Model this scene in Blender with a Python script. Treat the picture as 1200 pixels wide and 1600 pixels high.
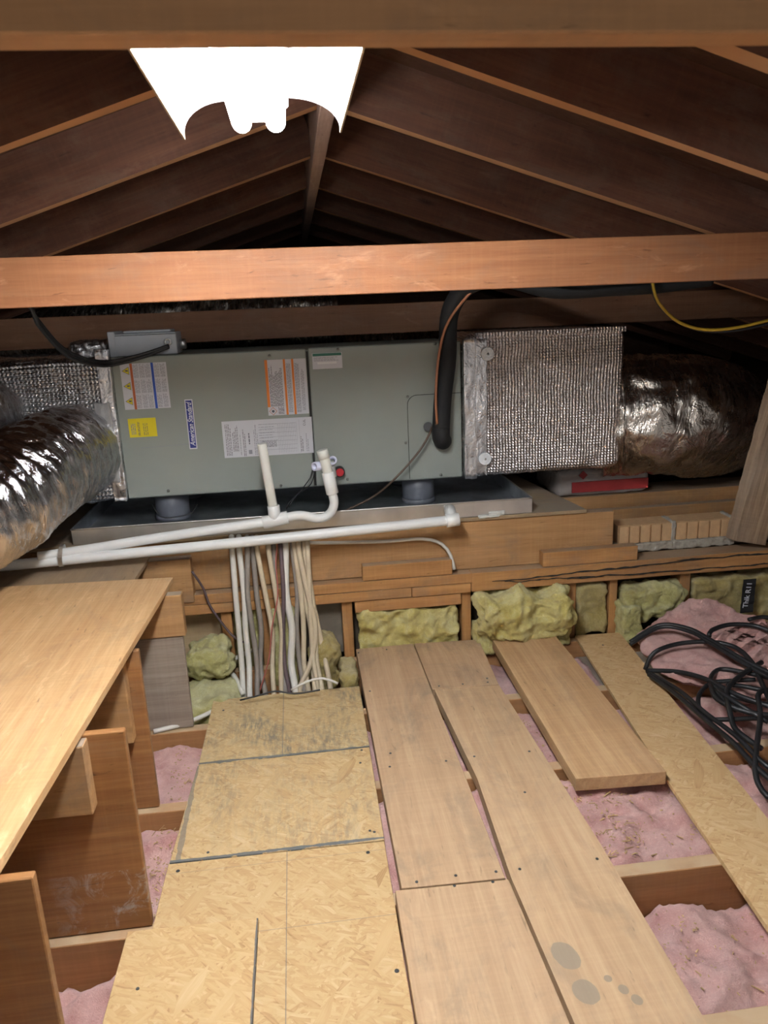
import bpy, bmesh, math, random
from mathutils import Vector, Matrix, noise, Euler
random.seed(7)
for o in list(bpy.data.objects): bpy.data.objects.remove(o)
S = bpy.context.scene
C = S.collection
PI = math.pi
# ------------------------------------------------------------------ camera
CAM = Vector((0, 0, 1.27)); FPX = 1180.0
cd = bpy.data.cameras.new('camera'); cam = bpy.data.objects.new('camera', cd); C.objects.link(cam); S.camera = cam
RT = Vector((0.99218375, -0.11801789, -0.04053631)); UP = Vector((0.06944401, 0.25231411, 0.96515031)); BK = Vector((-0.10367712, -0.96042145, 0.25853759))
M = Matrix.Identity(4)
for r in range(3):
    M[r][0] = RT[r]; M[r][1] = UP[r]; M[r][2] = BK[r]; M[r][3] = CAM[r]
cam.matrix_world = M
cd.sensor_fit = 'VERTICAL'; cd.sensor_height = 36; cd.sensor_width = 27; cd.lens = 36 * FPX / 1600
cd.clip_start = 0.02
cd.dof.use_dof = True; cd.dof.focus_distance = 2.3; cd.dof.aperture_fstop = 8.0
# ------------------------------------------------------------------ world, view
W = bpy.data.worlds.new('world'); S.world = W; W.use_nodes = True
W.node_tree.nodes['Background'].inputs[0].default_value = (1, 0.96, 0.92, 1)
W.node_tree.nodes['Background'].inputs[1].default_value = 0.13
S.view_settings.view_transform = 'Standard'; S.view_settings.look = 'None'; S.view_settings.gamma = 1
S.view_settings.exposure = 1.55; S.view_settings.use_curve_mapping = False
TUBE_POWER = 44.0

def at(x, y, X=None, Y=None, Z=None):
    """the point of the place seen at photo pixel (x, y) on the plane X=, Y= or Z="""
    d = RT * (x - 600) + UP * (800 - y) - BK * FPX
    t = (X / d[0]) if X is not None else (Y / d[1]) if Y is not None else (Z - CAM[2]) / d[2]
    return CAM + d * t

# ------------------------------------------------------------------ materials
def newmat(name):
    m = bpy.data.materials.new(name); m.use_nodes = True
    nt = m.node_tree; nt.nodes.clear()
    out = nt.nodes.new('ShaderNodeOutputMaterial'); b = nt.nodes.new('ShaderNodeBsdfPrincipled')
    nt.links.new(b.outputs[0], out.inputs[0])
    return m, nt, b
class NT:
    def __init__(s, nt): s.nt = nt
    def n(s, t, **k):
        nd = s.nt.nodes.new(t)
        for a, v in k.items():
            if a in nd.inputs and not hasattr(nd, a): nd.inputs[a].default_value = v
            else: setattr(nd, a, v)
        return nd
    def l(s, a, b): s.nt.links.new(a, b)
    def val(s, sock, v):
        if hasattr(v, 'is_output'): s.l(v, sock)
        else: sock.default_value = v
    def coords(s, scale=(1, 1, 1), rnd=True, rot=(0, 0, 0), gen=False):
        tc = s.n('ShaderNodeTexCoord'); mp = s.n('ShaderNodeMapping')
        mp.inputs['Scale'].default_value = scale; mp.inputs['Rotation'].default_value = rot
        s.l(tc.outputs['Object'], mp.inputs['Vector'])
        if rnd:
            oi = s.n('ShaderNodeObjectInfo'); mu = s.n('ShaderNodeMath', operation='MULTIPLY'); s.l(oi.outputs['Random'], mu.inputs[0]); mu.inputs[1].default_value = 37.0
            cb = s.n('ShaderNodeCombineXYZ')
            for i in range(3): s.l(mu.outputs[0], cb.inputs[i])
            s.l(cb.outputs[0], mp.inputs['Location'])
        return mp.outputs[0]
    def noise(s, vec, scale=1, detail=4, rough=.5, dist=0):
        nd = s.n('ShaderNodeTexNoise'); nd.inputs['Scale'].default_value = scale; nd.inputs['Detail'].default_value = detail
        nd.inputs['Roughness'].default_value = rough; nd.inputs['Distortion'].default_value = dist
        s.l(vec, nd.inputs['Vector']); return nd.outputs['Fac']
    def ramp(s, fac, stops):
        r = s.n('ShaderNodeValToRGB'); e = r.color_ramp.elements
        e[0].position, e[0].color = stops[0][0], (*stops[0][1], 1)
        e[1].position, e[1].color = stops[-1][0], (*stops[-1][1], 1)
        for p, c in stops[1:-1]:
            x = e.new(p); x.color = (*c, 1)
        s.l(fac, r.inputs[0]); return r.outputs[0]
    def fr(s, fac, a, b): return s.ramp(fac, [(a, (0, 0, 0)), (b, (1, 1, 1))])
    def mix(s, fac, a, b, mode='MIX'):
        m = s.n('ShaderNodeMix'); m.data_type = 'RGBA'; m.blend_type = mode
        s.val(m.inputs[0], fac); 
        for i, v in ((6, a), (7, b)):
            if isinstance(v, tuple): m.inputs[i].default_value = (*v, 1)
            else: s.l(v, m.inputs[i])
        return m.outputs[2]
    def math(s, op, a, b=0.0):
        m = s.n('ShaderNodeMath', operation=op); s.val(m.inputs[0], a); s.val(m.inputs[1], b); return m.outputs[0]
    def bump(s, h, strength=.3, dist=.005, nrm=None):
        b = s.n('ShaderNodeBump'); b.inputs['Strength'].default_value = strength; b.inputs['Distance'].default_value = dist
        s.l(h, b.inputs['Height'])
        if nrm: s.l(nrm, b.inputs['Normal'])
        return b.outputs[0]

def wood(name, light, dark, rough=.75, contrast=1.0, dust=0.0, dustc=(.36, .31, .25), knots=.5, blotch=.5, grain=14, spots=None, gray=0.0, band=1.0, fleck=.55, dirt=.3, pale=.25, scuff=0.0):
    m, nt, b = newmat(name); q = NT(nt)
    v = q.coords((1.1, grain, grain))
    n1 = q.noise(v, 1.0, 6, .6, .8)                       # growth bands along the board
    w = q.n('ShaderNodeTexWave'); w.wave_type = 'RINGS'; w.rings_direction = 'X'
    v3 = q.coords((.28, 5.0, 5.0)); q.l(v3, w.inputs['Vector']); w.inputs['Scale'].default_value = 2.2 * band; w.inputs['Distortion'].default_value = 5; w.inputs['Detail'].default_value = 3; w.inputs['Detail Scale'].default_value = 1.3
    fine = q.noise(q.coords((6, 160, 160)), 1.0, 3, .6)
    n0 = q.noise(q.coords((.7, grain * .35, grain * .35)), 1.0, 3, .5, 1.5)
    f = q.math('ADD', q.math('MULTIPLY', n1, .32), q.math('MULTIPLY', w.outputs['Fac'], .08))
    f = q.math('ADD', f, q.math('ADD', q.math('MULTIPLY', fine, .42), q.math('MULTIPLY', n0, .24)))
    c = .5 * contrast
    mid = tuple((l + d) / 2 for l, d in zip(light, dark))
    col = q.ramp(f, [(.5 - .22 / max(contrast, .2), dark), (.52, mid), (.5 + .22 / max(contrast, .2), light)])
    bl = q.noise(q.coords((3, 6, 6)), 1.0, 4, .6, .3)
    col = q.mix(q.math('MULTIPLY', q.fr(bl, .42, .72), blotch), col, dark)
    if knots:
        vo = q.n('ShaderNodeTexVoronoi'); q.l(q.coords((2.2, 7, 7)), vo.inputs['Vector']); vo.inputs['Scale'].default_value = 1.0
        kk = q.ramp(vo.outputs['Distance'], [(.05, (1, 1, 1)), (.11, (0, 0, 0))])
        col = q.mix(q.math('MULTIPLY', kk, knots), col, tuple(x * .35 for x in dark))
    # fine saw marks across the board, dark flecks along it, rubbed-in dirt
    sw = q.noise(q.coords((110, 3, 3)), 1.0, 2, .5, .4); col = q.mix(q.math('MULTIPLY', q.fr(sw, .45, .75), .09), col, tuple(min(1, x * 1.45) for x in light))
    fk = q.noise(q.coords((14, 70, 70)), 1.0, 3, .6, .6); col = q.mix(q.math('MULTIPLY', q.fr(fk, .66, .74), fleck), col, tuple(x * .4 for x in dark))
    dr = q.noise(q.coords((4, 7, 7)), 1.0, 7, .72, .6); col = q.mix(q.math('MULTIPLY', q.fr(dr, .5, .72), dirt), col, (.17, .14, .11))
    pl = q.noise(q.coords((5, 16, 16)), 1.0, 6, .7, .8); col = q.mix(q.math('MULTIPLY', q.fr(pl, .58, .75), pale), col, tuple(min(1, x * 1.5 + .05) for x in light))
    if scuff:
        tcs = q.n('ShaderNodeTexCoord'); sps = q.n('ShaderNodeSeparateXYZ'); q.l(tcs.outputs['Object'], sps.inputs[0]); sn = q.noise(tcs.outputs['Object'], 16, 7, .75, .8)
        reg = q.math('MULTIPLY', q.fr(sps.outputs[0], .18, .30), q.ramp(sps.outputs[2], [(0.0, (0, 0, 0)), (1, (0, 0, 0))]) if False else q.math('LESS_THAN', sps.outputs[2], -.09))
        col = q.mix(q.math('MULTIPLY', q.math('MULTIPLY', reg, q.fr(sn, .5, .64)), scuff), col, (.50, .47, .44))
    if gray:
        g = q.noise(q.coords((1.5, 4, 4)), 1.0, 5, .65, .4)
        col = q.mix(q.math('MULTIPLY', q.fr(g, .35, .7), gray), col, (.20, .175, .15))
    if dust:
        ge = q.n('ShaderNodeNewGeometry'); sx = q.n('ShaderNodeSeparateXYZ'); q.l(ge.outputs['True Normal'], sx.inputs[0])
        up = q.fr(sx.outputs[2], .7, .9); dn = q.noise(q.coords((5, 9, 9)), 1, 5, .6)
        col = q.mix(q.math('MULTIPLY', q.math('MULTIPLY', up, q.fr(dn, .15, .55)), dust), col, dustc)
    if spots:   # round oil stains lying on the wood: (x, y, rx, ry) in the board's own space
        tc = q.n('ShaderNodeTexCoord'); wob = q.n('ShaderNodeTexNoise'); wob.inputs['Scale'].default_value = 30; q.l(tc.outputs['Object'], wob.inputs['Vector'])
        for (x, y, rx, ry, rot) in spots:
            mp = q.n('ShaderNodeMapping', vector_type='TEXTURE'); mp.inputs['Location'].default_value = (x, y, 0); mp.inputs['Rotation'].default_value = (0, 0, rot); mp.inputs['Scale'].default_value = (rx, ry, 1)
            q.l(tc.outputs['Object'], mp.inputs['Vector'])
            sp = q.n('ShaderNodeSeparateXYZ'); q.l(mp.outputs[0], sp.inputs[0])
            d2 = q.math('ADD', q.math('MULTIPLY', sp.outputs[0], sp.outputs[0]), q.math('MULTIPLY', sp.outputs[1], sp.outputs[1]))
            d2 = q.math('ADD', d2, q.math('MULTIPLY', wob.outputs['Fac'], .7))
            col = q.mix(q.math('MULTIPLY', q.ramp(d2, [(1.25, (1, 1, 1)), (1.36, (0, 0, 0))]) if False else q.math('LESS_THAN', d2, 1.3), .72), col, (.235, .205, .155))
    q.l(col, b.inputs['Base Color']); b.inputs['Roughness'].default_value = rough
    b.inputs['Specular IOR Level'].default_value = .3
    q.l(q.bump(f, .25, .004), b.inputs['Normal'])
    return m

def osb(name, tint=(1, 1, 1), mould=0.0, lines=()):
    m, nt, b = newmat(name); q = NT(nt)
    base = q.coords((1, 1, 1)); dn = q.n('ShaderNodeTexNoise'); dn.inputs['Scale'].default_value = 9; dn.inputs['Detail'].default_value = 2; q.l(base, dn.inputs['Vector'])
    vs = q.n('ShaderNodeVectorMath', operation='SUBTRACT'); q.l(dn.outputs['Color'], vs.inputs[0]); vs.inputs[1].default_value = (.5, .5, .5)
    vm = q.n('ShaderNodeVectorMath', operation='SCALE'); q.l(vs.outputs[0], vm.inputs[0]); vm.inputs['Scale'].default_value = .012
    va = q.n('ShaderNodeVectorMath', operation='ADD'); q.l(base, va.inputs[0]); q.l(vm.outputs[0], va.inputs[1])
    cols = []; edges = []
    for i, (ang, sx, sy) in enumerate([(.2, 22, 110), (1.45, 26, 130), (-.7, 20, 120), (.85, 24, 120), (2.4, 18, 95), (1.9, 28, 150), (.5, 9, 40)]):
        ro = q.n('ShaderNodeMapping'); ro.inputs['Rotation'].default_value = (0, 0, ang); ro.inputs['Location'].default_value = (i * 3.1, i, 0); q.l(va.outputs[0], ro.inputs['Vector'])
        mp = q.n('ShaderNodeMapping'); mp.inputs['Scale'].default_value = (sx, sy, 20); q.l(ro.outputs[0], mp.inputs['Vector'])
        vo = q.n('ShaderNodeTexVoronoi'); vo.inputs['Scale'].default_value = 1; q.l(mp.outputs[0], vo.inputs['Vector'])
        st = q.n('ShaderNodeMapping'); st.inputs['Scale'].default_value = (14, 420, 20); q.l(ro.outputs[0], st.inputs['Vector'])
        sn = q.noise(st.outputs[0], 1, 2)
        sc = q.n('ShaderNodeSeparateColor'); q.l(vo.outputs['Color'], sc.inputs[0])
        val = q.math('SUBTRACT', q.math('ADD', q.math('MULTIPLY', sc.outputs[0], .62), q.math('MULTIPLY', sn, .5)), q.math('MULTIPLY', q.fr(vo.outputs['Distance'], .42, .62), .16))
        cols.append(val); edges.append((sc.outputs[1], vo.outputs['Distance']))
    cur = cols[0]
    for i in range(1, 7):
        sel = q.math('GREATER_THAN', edges[i][0], (.5, .6, .65, .7, .75, .96)[i - 1])
        mx = q.n('ShaderNodeMix'); q.l(sel, mx.inputs[0]); q.l(cur, mx.inputs[2]); q.l(cols[i], mx.inputs[3]); cur = mx.outputs[0]
    T = lambda c: tuple(a * t for a, t in zip(c, tint))
    col = q.ramp(cur, [(.0, T((.38, .235, .11))), (.18, T((.55, .385, .20))), (.5, T((.62, .46, .255))), (.8, T((.66, .51, .30))), (1, T((.74, .60, .39)))])
    if mould:
        mn = q.noise(q.coords((3, 3, 3)), 1.3, 7, .7, .5); fn = q.noise(q.coords((20, 90, 20)), 1, 4, .7)
        f = q.math('MULTIPLY', q.fr(mn, .42, .62), q.fr(fn, .38, .62))
        col = q.mix(q.math('MULTIPLY', f, mould), col, (.16, .15, .12))
    tc = q.n('ShaderNodeTexCoord'); sp = q.n('ShaderNodeSeparateXYZ'); q.l(tc.outputs['Object'], sp.inputs[0])
    wn = q.noise(q.coords((30, 30, 30)), 1, 3)
    for (ax, pos, wd, strength, lc, bl) in lines:         # chalk lines and painted sheet edges
        d = q.math('ABSOLUTE', q.math('SUBTRACT', sp.outputs[ax], pos))
        if bl: d = q.math('ADD', d, q.math('MULTIPLY', q.math('SUBTRACT', wn, .42), wd * 2.0))
        col = q.mix(q.math('MULTIPLY', q.math('LESS_THAN', d, wd), strength), col, lc)
    q.l(col, b.inputs['Base Color']); b.inputs['Roughness'].default_value = .7; b.inputs['Specular IOR Level'].default_value = .3
    q.l(q.bump(cur, .3, .003), b.inputs['Normal'])
    return m

def foil(name, rough=.2, crinkle=.6, scale=14, pattern=None, base=(.72, .72, .74), wr=None):
    m, nt, b = newmat(name); q = NT(nt)
    v = q.coords((1, 1, 1))
    n1 = q.noise(v, scale, 5, .6, 1.2); n2 = q.noise(v, scale * 5, 3, .6, .6)
    if wr:
        an = q.n('ShaderNodeAttribute'); an.attribute_name = 'wrinkle'; v = an.outputs['Vector']
        n1 = q.noise(v, wr, 6, .62, .9); n2 = q.noise(v, wr * 3.2, 4, .6, .5)
    ri = q.math('ABSOLUTE', q.math('SUBTRACT', n1, .5))
    nr = q.bump(q.math('ADD', ri, q.math('MULTIPLY', n2, .25)), crinkle, .03)
    if pattern:
        ax, pitch, strength = pattern
        tc = q.n('ShaderNodeTexCoord'); sp = q.n('ShaderNodeSeparateXYZ'); q.l(tc.outputs['Object'], sp.inputs[0])
        oth = 2 if ax == 0 else 0
        wob = q.math('MULTIPLY', q.noise(v, 9, 3), .012)
        k = q.math('MULTIPLY', q.math('ADD', sp.outputs[ax], wob), 2 * PI / pitch); s1 = q.math('SINE', k)
        k2 = q.math('MULTIPLY', q.math('ADD', sp.outputs[oth], wob), 2 * PI / (pitch * .9)); s2 = q.math('SINE', q.math('ADD', k2, q.math('MULTIPLY', s1, .9)))
        h = q.math('ADD', q.math('MULTIPLY', s1, .6), q.math('MULTIPLY', s2, .35))
        h = q.math('ADD', h, q.math('MULTIPLY', q.noise(v, 160, 2), .8))
        nr = q.bump(h, strength, .004, nr)
    q.l(nr, b.inputs['Normal'])
    b.inputs['Base Color'].default_value = (*base, 1); b.inputs['Metallic'].default_value = 1
    q.l(q.ramp(n2, [(.3, (rough * .8,) * 3), (.7, (rough * 1.5,) * 3)]), b.inputs['Roughness'])
    return m

def fiber(name, c1, c2, c3, sc=10):
    m, nt, b = newmat(name); q = NT(nt)
    v = q.coords((1, 1, 1)); n1 = q.noise(v, sc, 6, .65, .7); n2 = q.noise(v, sc * 12, 4, .7, 1.5); n3 = q.noise(v, sc * .35, 2)
    col = q.ramp(n1, [(.3, c3), (.5, c1), (.68, c2)])
    col = q.mix(q.math('MULTIPLY', q.fr(n3, .45, .65), .5), col, c2)
    col = q.mix(q.math('MULTIPLY', q.fr(n2, .52, .70), .6), col, c3)
    n4 = q.noise(v, sc * 6, 5, .7, 2.0); col = q.mix(q.math('MULTIPLY', q.fr(n4, .56, .68), .55), col, tuple(min(1, x * 1.25) for x in c2))
    q.l(col, b.inputs['Base Color']); b.inputs['Roughness'].default_value = 1; b.inputs['Specular IOR Level'].default_value = .05
    b.inputs['Sheen Weight'].default_value = .25
    q.l(q.bump(q.math('ADD', n2, q.math('MULTIPLY', n1, 1.2)), .7, .012), b.inputs['Normal'])
    return m

def plain(name, c, rough=.5, metal=0.0, var=.12, sc=20, bump=.05, emit=0.0, spec=.5):
    m, nt, b = newmat(name); q = NT(nt)
    n = q.noise(q.coords((1, 1, 1)), sc, 4)
    q.l(q.ramp(n, [(.3, tuple(x * (1 - var) for x in c)), (.7, tuple(min(1, x * (1 + var)) for x in c))]), b.inputs['Base Color'])
    b.inputs['Roughness'].default_value = rough; b.inputs['Metallic'].default_value = metal; b.inputs['Specular IOR Level'].default_value = spec
    if bump: q.l(q.bump(n, bump, .003), b.inputs['Normal'])
    if emit: b.inputs['Emission Color'].default_value = (*c, 1); b.inputs['Emission Strength'].default_value = emit
    return m

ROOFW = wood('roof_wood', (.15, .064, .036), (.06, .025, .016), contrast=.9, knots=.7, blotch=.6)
def lit_underside(m, c, amt):
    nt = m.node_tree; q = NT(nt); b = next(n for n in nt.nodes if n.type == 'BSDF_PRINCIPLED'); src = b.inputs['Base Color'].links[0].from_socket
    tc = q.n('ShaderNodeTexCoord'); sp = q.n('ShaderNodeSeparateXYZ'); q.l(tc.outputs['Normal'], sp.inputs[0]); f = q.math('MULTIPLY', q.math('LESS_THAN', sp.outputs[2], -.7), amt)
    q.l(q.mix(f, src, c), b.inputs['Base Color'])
lit_underside(ROOFW, (.50, .27, .13), .85)  # rafter undersides mixed paler: fresh-sawn tone plus light from below painted in
SHEATH = wood('roof_boards', (.10, .048, .028), (.045, .02, .012), contrast=.8, grain=7)
RIDGEW = wood('ridge_wood', (.50, .36, .30), (.30, .20, .165), contrast=.9, knots=.4, pale=.4)
TIED = wood('shaded_tie_wood', (.20, .10, .052), (.12, .052, .026), contrast=.9, knots=.4, pale=.4)  # tie wood darkened for the rear beam, its shade put into the colour
TIEP = wood('lit_tie_wood', (.56, .30, .14), (.38, .19, .08), contrast=.8, knots=.4, rough=.6)  # tie wood lightened for the overhead beam, painting in light it lacks
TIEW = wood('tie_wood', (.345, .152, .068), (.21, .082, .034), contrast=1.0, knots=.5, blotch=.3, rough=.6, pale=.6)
JOISTW = wood('joist_wood', (.46, .24, .10), (.27, .125, .05), contrast=.8, dust=.8, dustc=(.50, .38, .24), knots=.5, blotch=.25)
STUDW = wood('stud_wood', (.50, .265, .10), (.30, .14, .05), contrast=1.1, knots=.7, blotch=.4, dirt=.45, dust=.75, dustc=(.30, .235, .17))
BEAMW = wood('beam_wood', (.48, .28, .125), (.29, .15, .06), contrast=1.1, knots=.7, blotch=.55, dirt=.5, dust=.85, dustc=(.27, .22, .17))
PLANKW = wood('plank_wood', (.54, .375, .225), (.40, .255, .145), contrast=1.35, knots=.12, blotch=.3, grain=18, dirt=.55)
LOOSEW = wood('loose_board_wood', (.58, .38, .20), (.40, .235, .11), contrast=1.5, knots=.3, blotch=.25, grain=14)
SHEETW = wood('sheet_plywood', (.68, .46, .235), (.48, .26, .11), contrast=1.3, knots=.12, blotch=.5, rough=.45, grain=5, pale=.6, fleck=.7)
DUSTYPLY = wood('dusty_plywood', (.42, .30, .18), (.28, .18, .10), contrast=.8, knots=.1, blotch=.4, gray=.5, grain=6)
GUSSET = wood('gusset_plywood', (.38, .185, .07), (.19, .08, .028), contrast=1.2, knots=.3, blotch=.5, rough=.45, grain=9, fleck=.7, pale=.0, dirt=.35)
GUSSETS = wood('scuffed_gusset_plywood', (.38, .185, .07), (.19, .08, .028), contrast=1.2, knots=.3, blotch=.5, rough=.45, grain=9, fleck=.8, pale=.0, dirt=.3, scuff=.8)
GREYPLY = wood('weathered_grey_plywood', (.36, .30, .24), (.20, .155, .12), contrast=1.0, knots=0, blotch=.3, grain=16)
PALEPLY = wood('pale_plywood', (.55, .42, .24), (.42, .29, .15), contrast=1.0, knots=0, blotch=.1, grain=10)
OLDW = wood('old_waney_wood', (.38, .27, .17), (.15, .09, .05), contrast=1.5, knots=.3, blotch=.6, gray=.6)
DECKW = wood('deck_plywood', (.36, .26, .16), (.26, .18, .10), contrast=.8, knots=.1, dust=.8, dustc=(.25, .21, .165))
FOILD = foil('duct_foil', .09, .45, 13, wr=2.0)
FOILR = foil('worn_duct_foil', .24, .8, 11, base=(.58, .53, .48), wr=1.2)
FOILBOX = foil('bubble_foil', .36, .12, 16, pattern=(0, .0125, .8), base=(.90, .84, .83))
FOILBOXZ = foil('bubble_foil_upright', .26, .35, 14, pattern=(2, .016, .9))
TAPE = foil('foil_tape', .30, .3, 12, base=(.75, .75, .77))
PINK = fiber('pink_fibreglass', (.66, .36, .325), (.78, .50, .45), (.52, .24, .21), 14)
PINKD = fiber('dusty_pink_fibreglass', (.56, .31, .28), (.62, .42, .40), (.36, .20, .19))
YEL = fiber('yellow_fibreglass', (.68, .58, .18), (.80, .75, .40), (.46, .34, .09), 13)
YELD = fiber('dirty_yellow_fibreglass', (.48, .38, .13), (.58, .50, .25), (.28, .20, .07), 13)
OLIVE = fiber('green_yellow_fibreglass', (.56, .52, .20), (.70, .68, .38), (.34, .28, .10), 14)
CAB = plain('cabinet_paint', (.29, .325, .295), .42, var=.02, bump=.0, sc=3)
CABD = plain('seam_dark', (.02, .022, .02), .8)
SCREW = plain('screw_metal', (.35, .35, .33), .35, 1.0)
SCREWD = plain('dark_screw', (.035, .04, .04), .5)
GALV = plain('galvanised_steel', (.62, .66, .70), .45, 1.0, var=.25, sc=9)
GALVL = plain('galvanised_rim', (.68, .67, .65), .4, 1.0, var=.15, sc=9)
PVC = plain('white_pvc', (.80, .81, .80), .35, var=.02, bump=0)
PVCC = plain('cream_pvc', (.74, .74, .68), .4, var=.03, bump=0)
PVCL = plain('pale_violet_pvc', (.62, .64, .80), .35, var=.02, bump=0)
GREYPVC = plain('grey_pipe', (.115, .125, .15), .45, var=.05, bump=0)
BLACKR = plain('black_rubber', (.012, .013, .015), .45, var=.2, bump=.1)
BLACKF = plain('black_foam', (.013, .014, .016), .75, var=.2, bump=.15)
COPPER = plain('orange_sheath', (.42, .18, .09), .4)
BROWNWIRE = plain('brown_wire', (.10, .065, .045), .5)
YELWIRE = plain('yellow_wire', (.55, .36, .03), .45)
WIREW = plain('white_cable', (.70, .68, .62), .5, var=.05, bump=0)
WIREC = plain('cream_cable', (.56, .47, .33), .55, var=.1, bump=0)
WIREG = plain('grey_cable', (.25, .22, .19), .55, var=.1, bump=0)
WIREP = plain('purple_brown_cable', (.11, .075, .08), .55)
WIRER = plain('red_wire', (.45, .13, .10), .5)
WHITEL = plain('label_white', (.66, .68, .73), .5, var=.02, bump=0)
INK = plain('label_ink', (.10, .11, .14), .6, var=.1, bump=0)
INKG = plain('label_grey_ink', (.27, .29, .34), .6, var=.1, bump=0)
ORANGE = plain('label_orange', (.80, .23, .02), .5, var=.03, bump=0)
RUST = plain('label_rust', (.50, .12, .03), .5, var=.05, bump=0)
BLUE = plain('label_blue', (.02, .09, .50), .5, var=.03, bump=0)
NAVY = plain('badge_blue', (.02, .035, .24), .4, var=.03, bump=0)
BADGEW = plain('badge_silver', (.72, .74, .80), .4, var=.02, bump=0)
YELL = plain('label_yellow', (.78, .66, .01), .5, var=.02, bump=0)
GREEN = plain('label_green', (.02, .15, .10), .5, var=.03, bump=0)
RED = plain('red_plastic', (.50, .02, .03), .4)
PLAW = plain('washer_plastic', (.80, .84, .88), .5)
ENAM = plain('white_enamel', (.82, .84, .86), .3, var=.01, bump=0)
ENAME = plain('enamel_edge', (.45, .36, .24), .5)
TUBEM = plain('lit_tube', (.97, .985, 1.0), .5, var=0, bump=0, emit=TUBE_POWER)
BOXG = plain('grey_box_paint', (.42, .44, .47), .45, var=.03, bump=0)
CLAY = plain('tan_clay', (.56, .36, .19), .8, var=.1, sc=30)
MORTAR = plain('mortar', (.36, .33, .28), .95, var=.2, sc=60, bump=.6)
GYPS = plain('gypsum_board', (.13, .11, .09), .9, var=.2)
DARKW = plain('dark_cavity_board', (.10, .075, .05), .9, var=.3)
PAPER = plain('bag_paper', (.34, .32, .31), .6, var=.06, sc=8)
BAGRED = plain('bag_red', (.33, .03, .03), .55, var=.1)
CAULK = plain('white_caulk', (.62, .62, .58), .6)
CHIPM = plain('wood_chip', (.55, .37, .17), .8, var=.3)
POLY = plain('grey_vapour_sheet', (.22, .19, .15), .35, var=.25, sc=12, bump=.4)

# ------------------------------------------------------------------ builders
def tag(o, label, cat, group=None):
    o['label'] = label; o['category'] = cat
    if group: o['group'] = group
    return o
def wmat(o):
    m = Matrix.LocRotScale(o.location, o.rotation_euler, o.scale)
    return (wmat(o.parent) @ o.matrix_parent_inverse @ m) if o.parent else m
def par(ch, p):
    ch.parent = p; ch.matrix_parent_inverse = wmat(p).inverted(); return ch
def thing(name, label, cat, loc, group=None):
    o = bpy.data.objects.new(name, None); o.empty_display_size = .05; C.objects.link(o); o.location = loc
    return tag(o, label, cat, group)
def link(name, bm, m, parent=None, loc=(0, 0, 0), rot=(0, 0, 0), smooth=False, mats=None):
    me = bpy.data.meshes.new(name); bmesh.ops.recalc_face_normals(bm, faces=bm.faces[:]); bm.to_mesh(me); bm.free()
    for x in (mats or [m]): me.materials.append(x)
    if smooth:
        for p in me.polygons: p.use_smooth = True
    o = bpy.data.objects.new(name, me); C.objects.link(o); o.location = loc; o.rotation_euler = rot
    if parent: par(o, parent)
    return o
def cube(bm, lo, hi, bev=0.0, mat=0):
    r = bmesh.ops.create_cube(bm, size=1)
    lo, hi = Vector(lo), Vector(hi); c = (lo + hi) / 2; d = hi - lo
    for v in r['verts']: v.co = Vector((v.co[i] * d[i] + c[i] for i in range(3)))
    fs = {f for v in r['verts'] for f in v.link_faces}
    for f in fs: f.material_index = mat
    if bev:
        es = list({e for f in fs for e in f.edges}); bmesh.ops.bevel(bm, geom=es, offset=bev, segments=2, profile=.7, affect='EDGES')
ROTS = {'x': (0, 0, 0), 'y': (0, 0, PI / 2), 'z': (0, -PI / 2, 0)}
def board(name, lo, hi, m, parent=None, ax=None, bev=.002, rot=None, warp=.0012):
    """a sawn board; its grain runs along its longest side (or ax)"""
    lo, hi = Vector(lo), Vector(hi); c = (lo + hi) / 2; d = hi - lo
    if ax is None: ax = 'xyz'[max(range(3), key=lambda i: d[i])]
    L = {'x': (d.x, d.y, d.z), 'y': (d.y, d.x, d.z), 'z': (d.z, d.y, d.x)}[ax]
    bm = bmesh.new(); cube(bm, [-x / 2 for x in L], [x / 2 for x in L])
    long = [e for e in bm.edges if abs((e.verts[0].co - e.verts[1].co).x) > L[0] * .9]
    n = max(2, min(40, int(L[0] / .06)))
    if warp: bmesh.ops.subdivide_edges(bm, edges=long, cuts=n)
    if bev:
        es = [e for e in bm.edges if len(e.link_faces) == 2 and e.calc_face_angle(0) > .5]
        bmesh.ops.bevel(bm, geom=es, offset=bev, segments=1, affect='EDGES')
    if warp:
        for v in bm.verts:
            q = Vector((v.co.x * 3 + c.x * 5, v.co.y * 9 + c.y * 7, v.co.z * 9 + c.z * 3)); a = noise.noise_vector(q)
            v.co.y += a.y * warp; v.co.z += a.z * warp * .6
    return link(name, bm, m, parent, c, rot or ROTS[ax])
def slab(name, top, thick, m, parent=None, ax='y'):
    """a sheet from the outline of its top face"""
    c = sum(top, Vector()) / len(top); ang = 0 if ax == 'x' else PI / 2; Ri = Matrix.Rotation(-ang, 3, 'Z')
    bm = bmesh.new(); up = [bm.verts.new(Ri @ (p - c)) for p in top]; dn = [bm.verts.new(Ri @ (p - c) - Vector((0, 0, thick))) for p in top]
    bm.faces.new(up); bm.faces.new(dn[::-1]); n = len(top)
    for i in range(n): bm.faces.new((up[i], up[(i + 1) % n], dn[(i + 1) % n], dn[i]))
    bmesh.ops.bevel(bm, geom=bm.edges[:], offset=.0012, segments=1, affect='EDGES')
    return link(name, bm, m, parent, c, (0, 0, ang))
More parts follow.
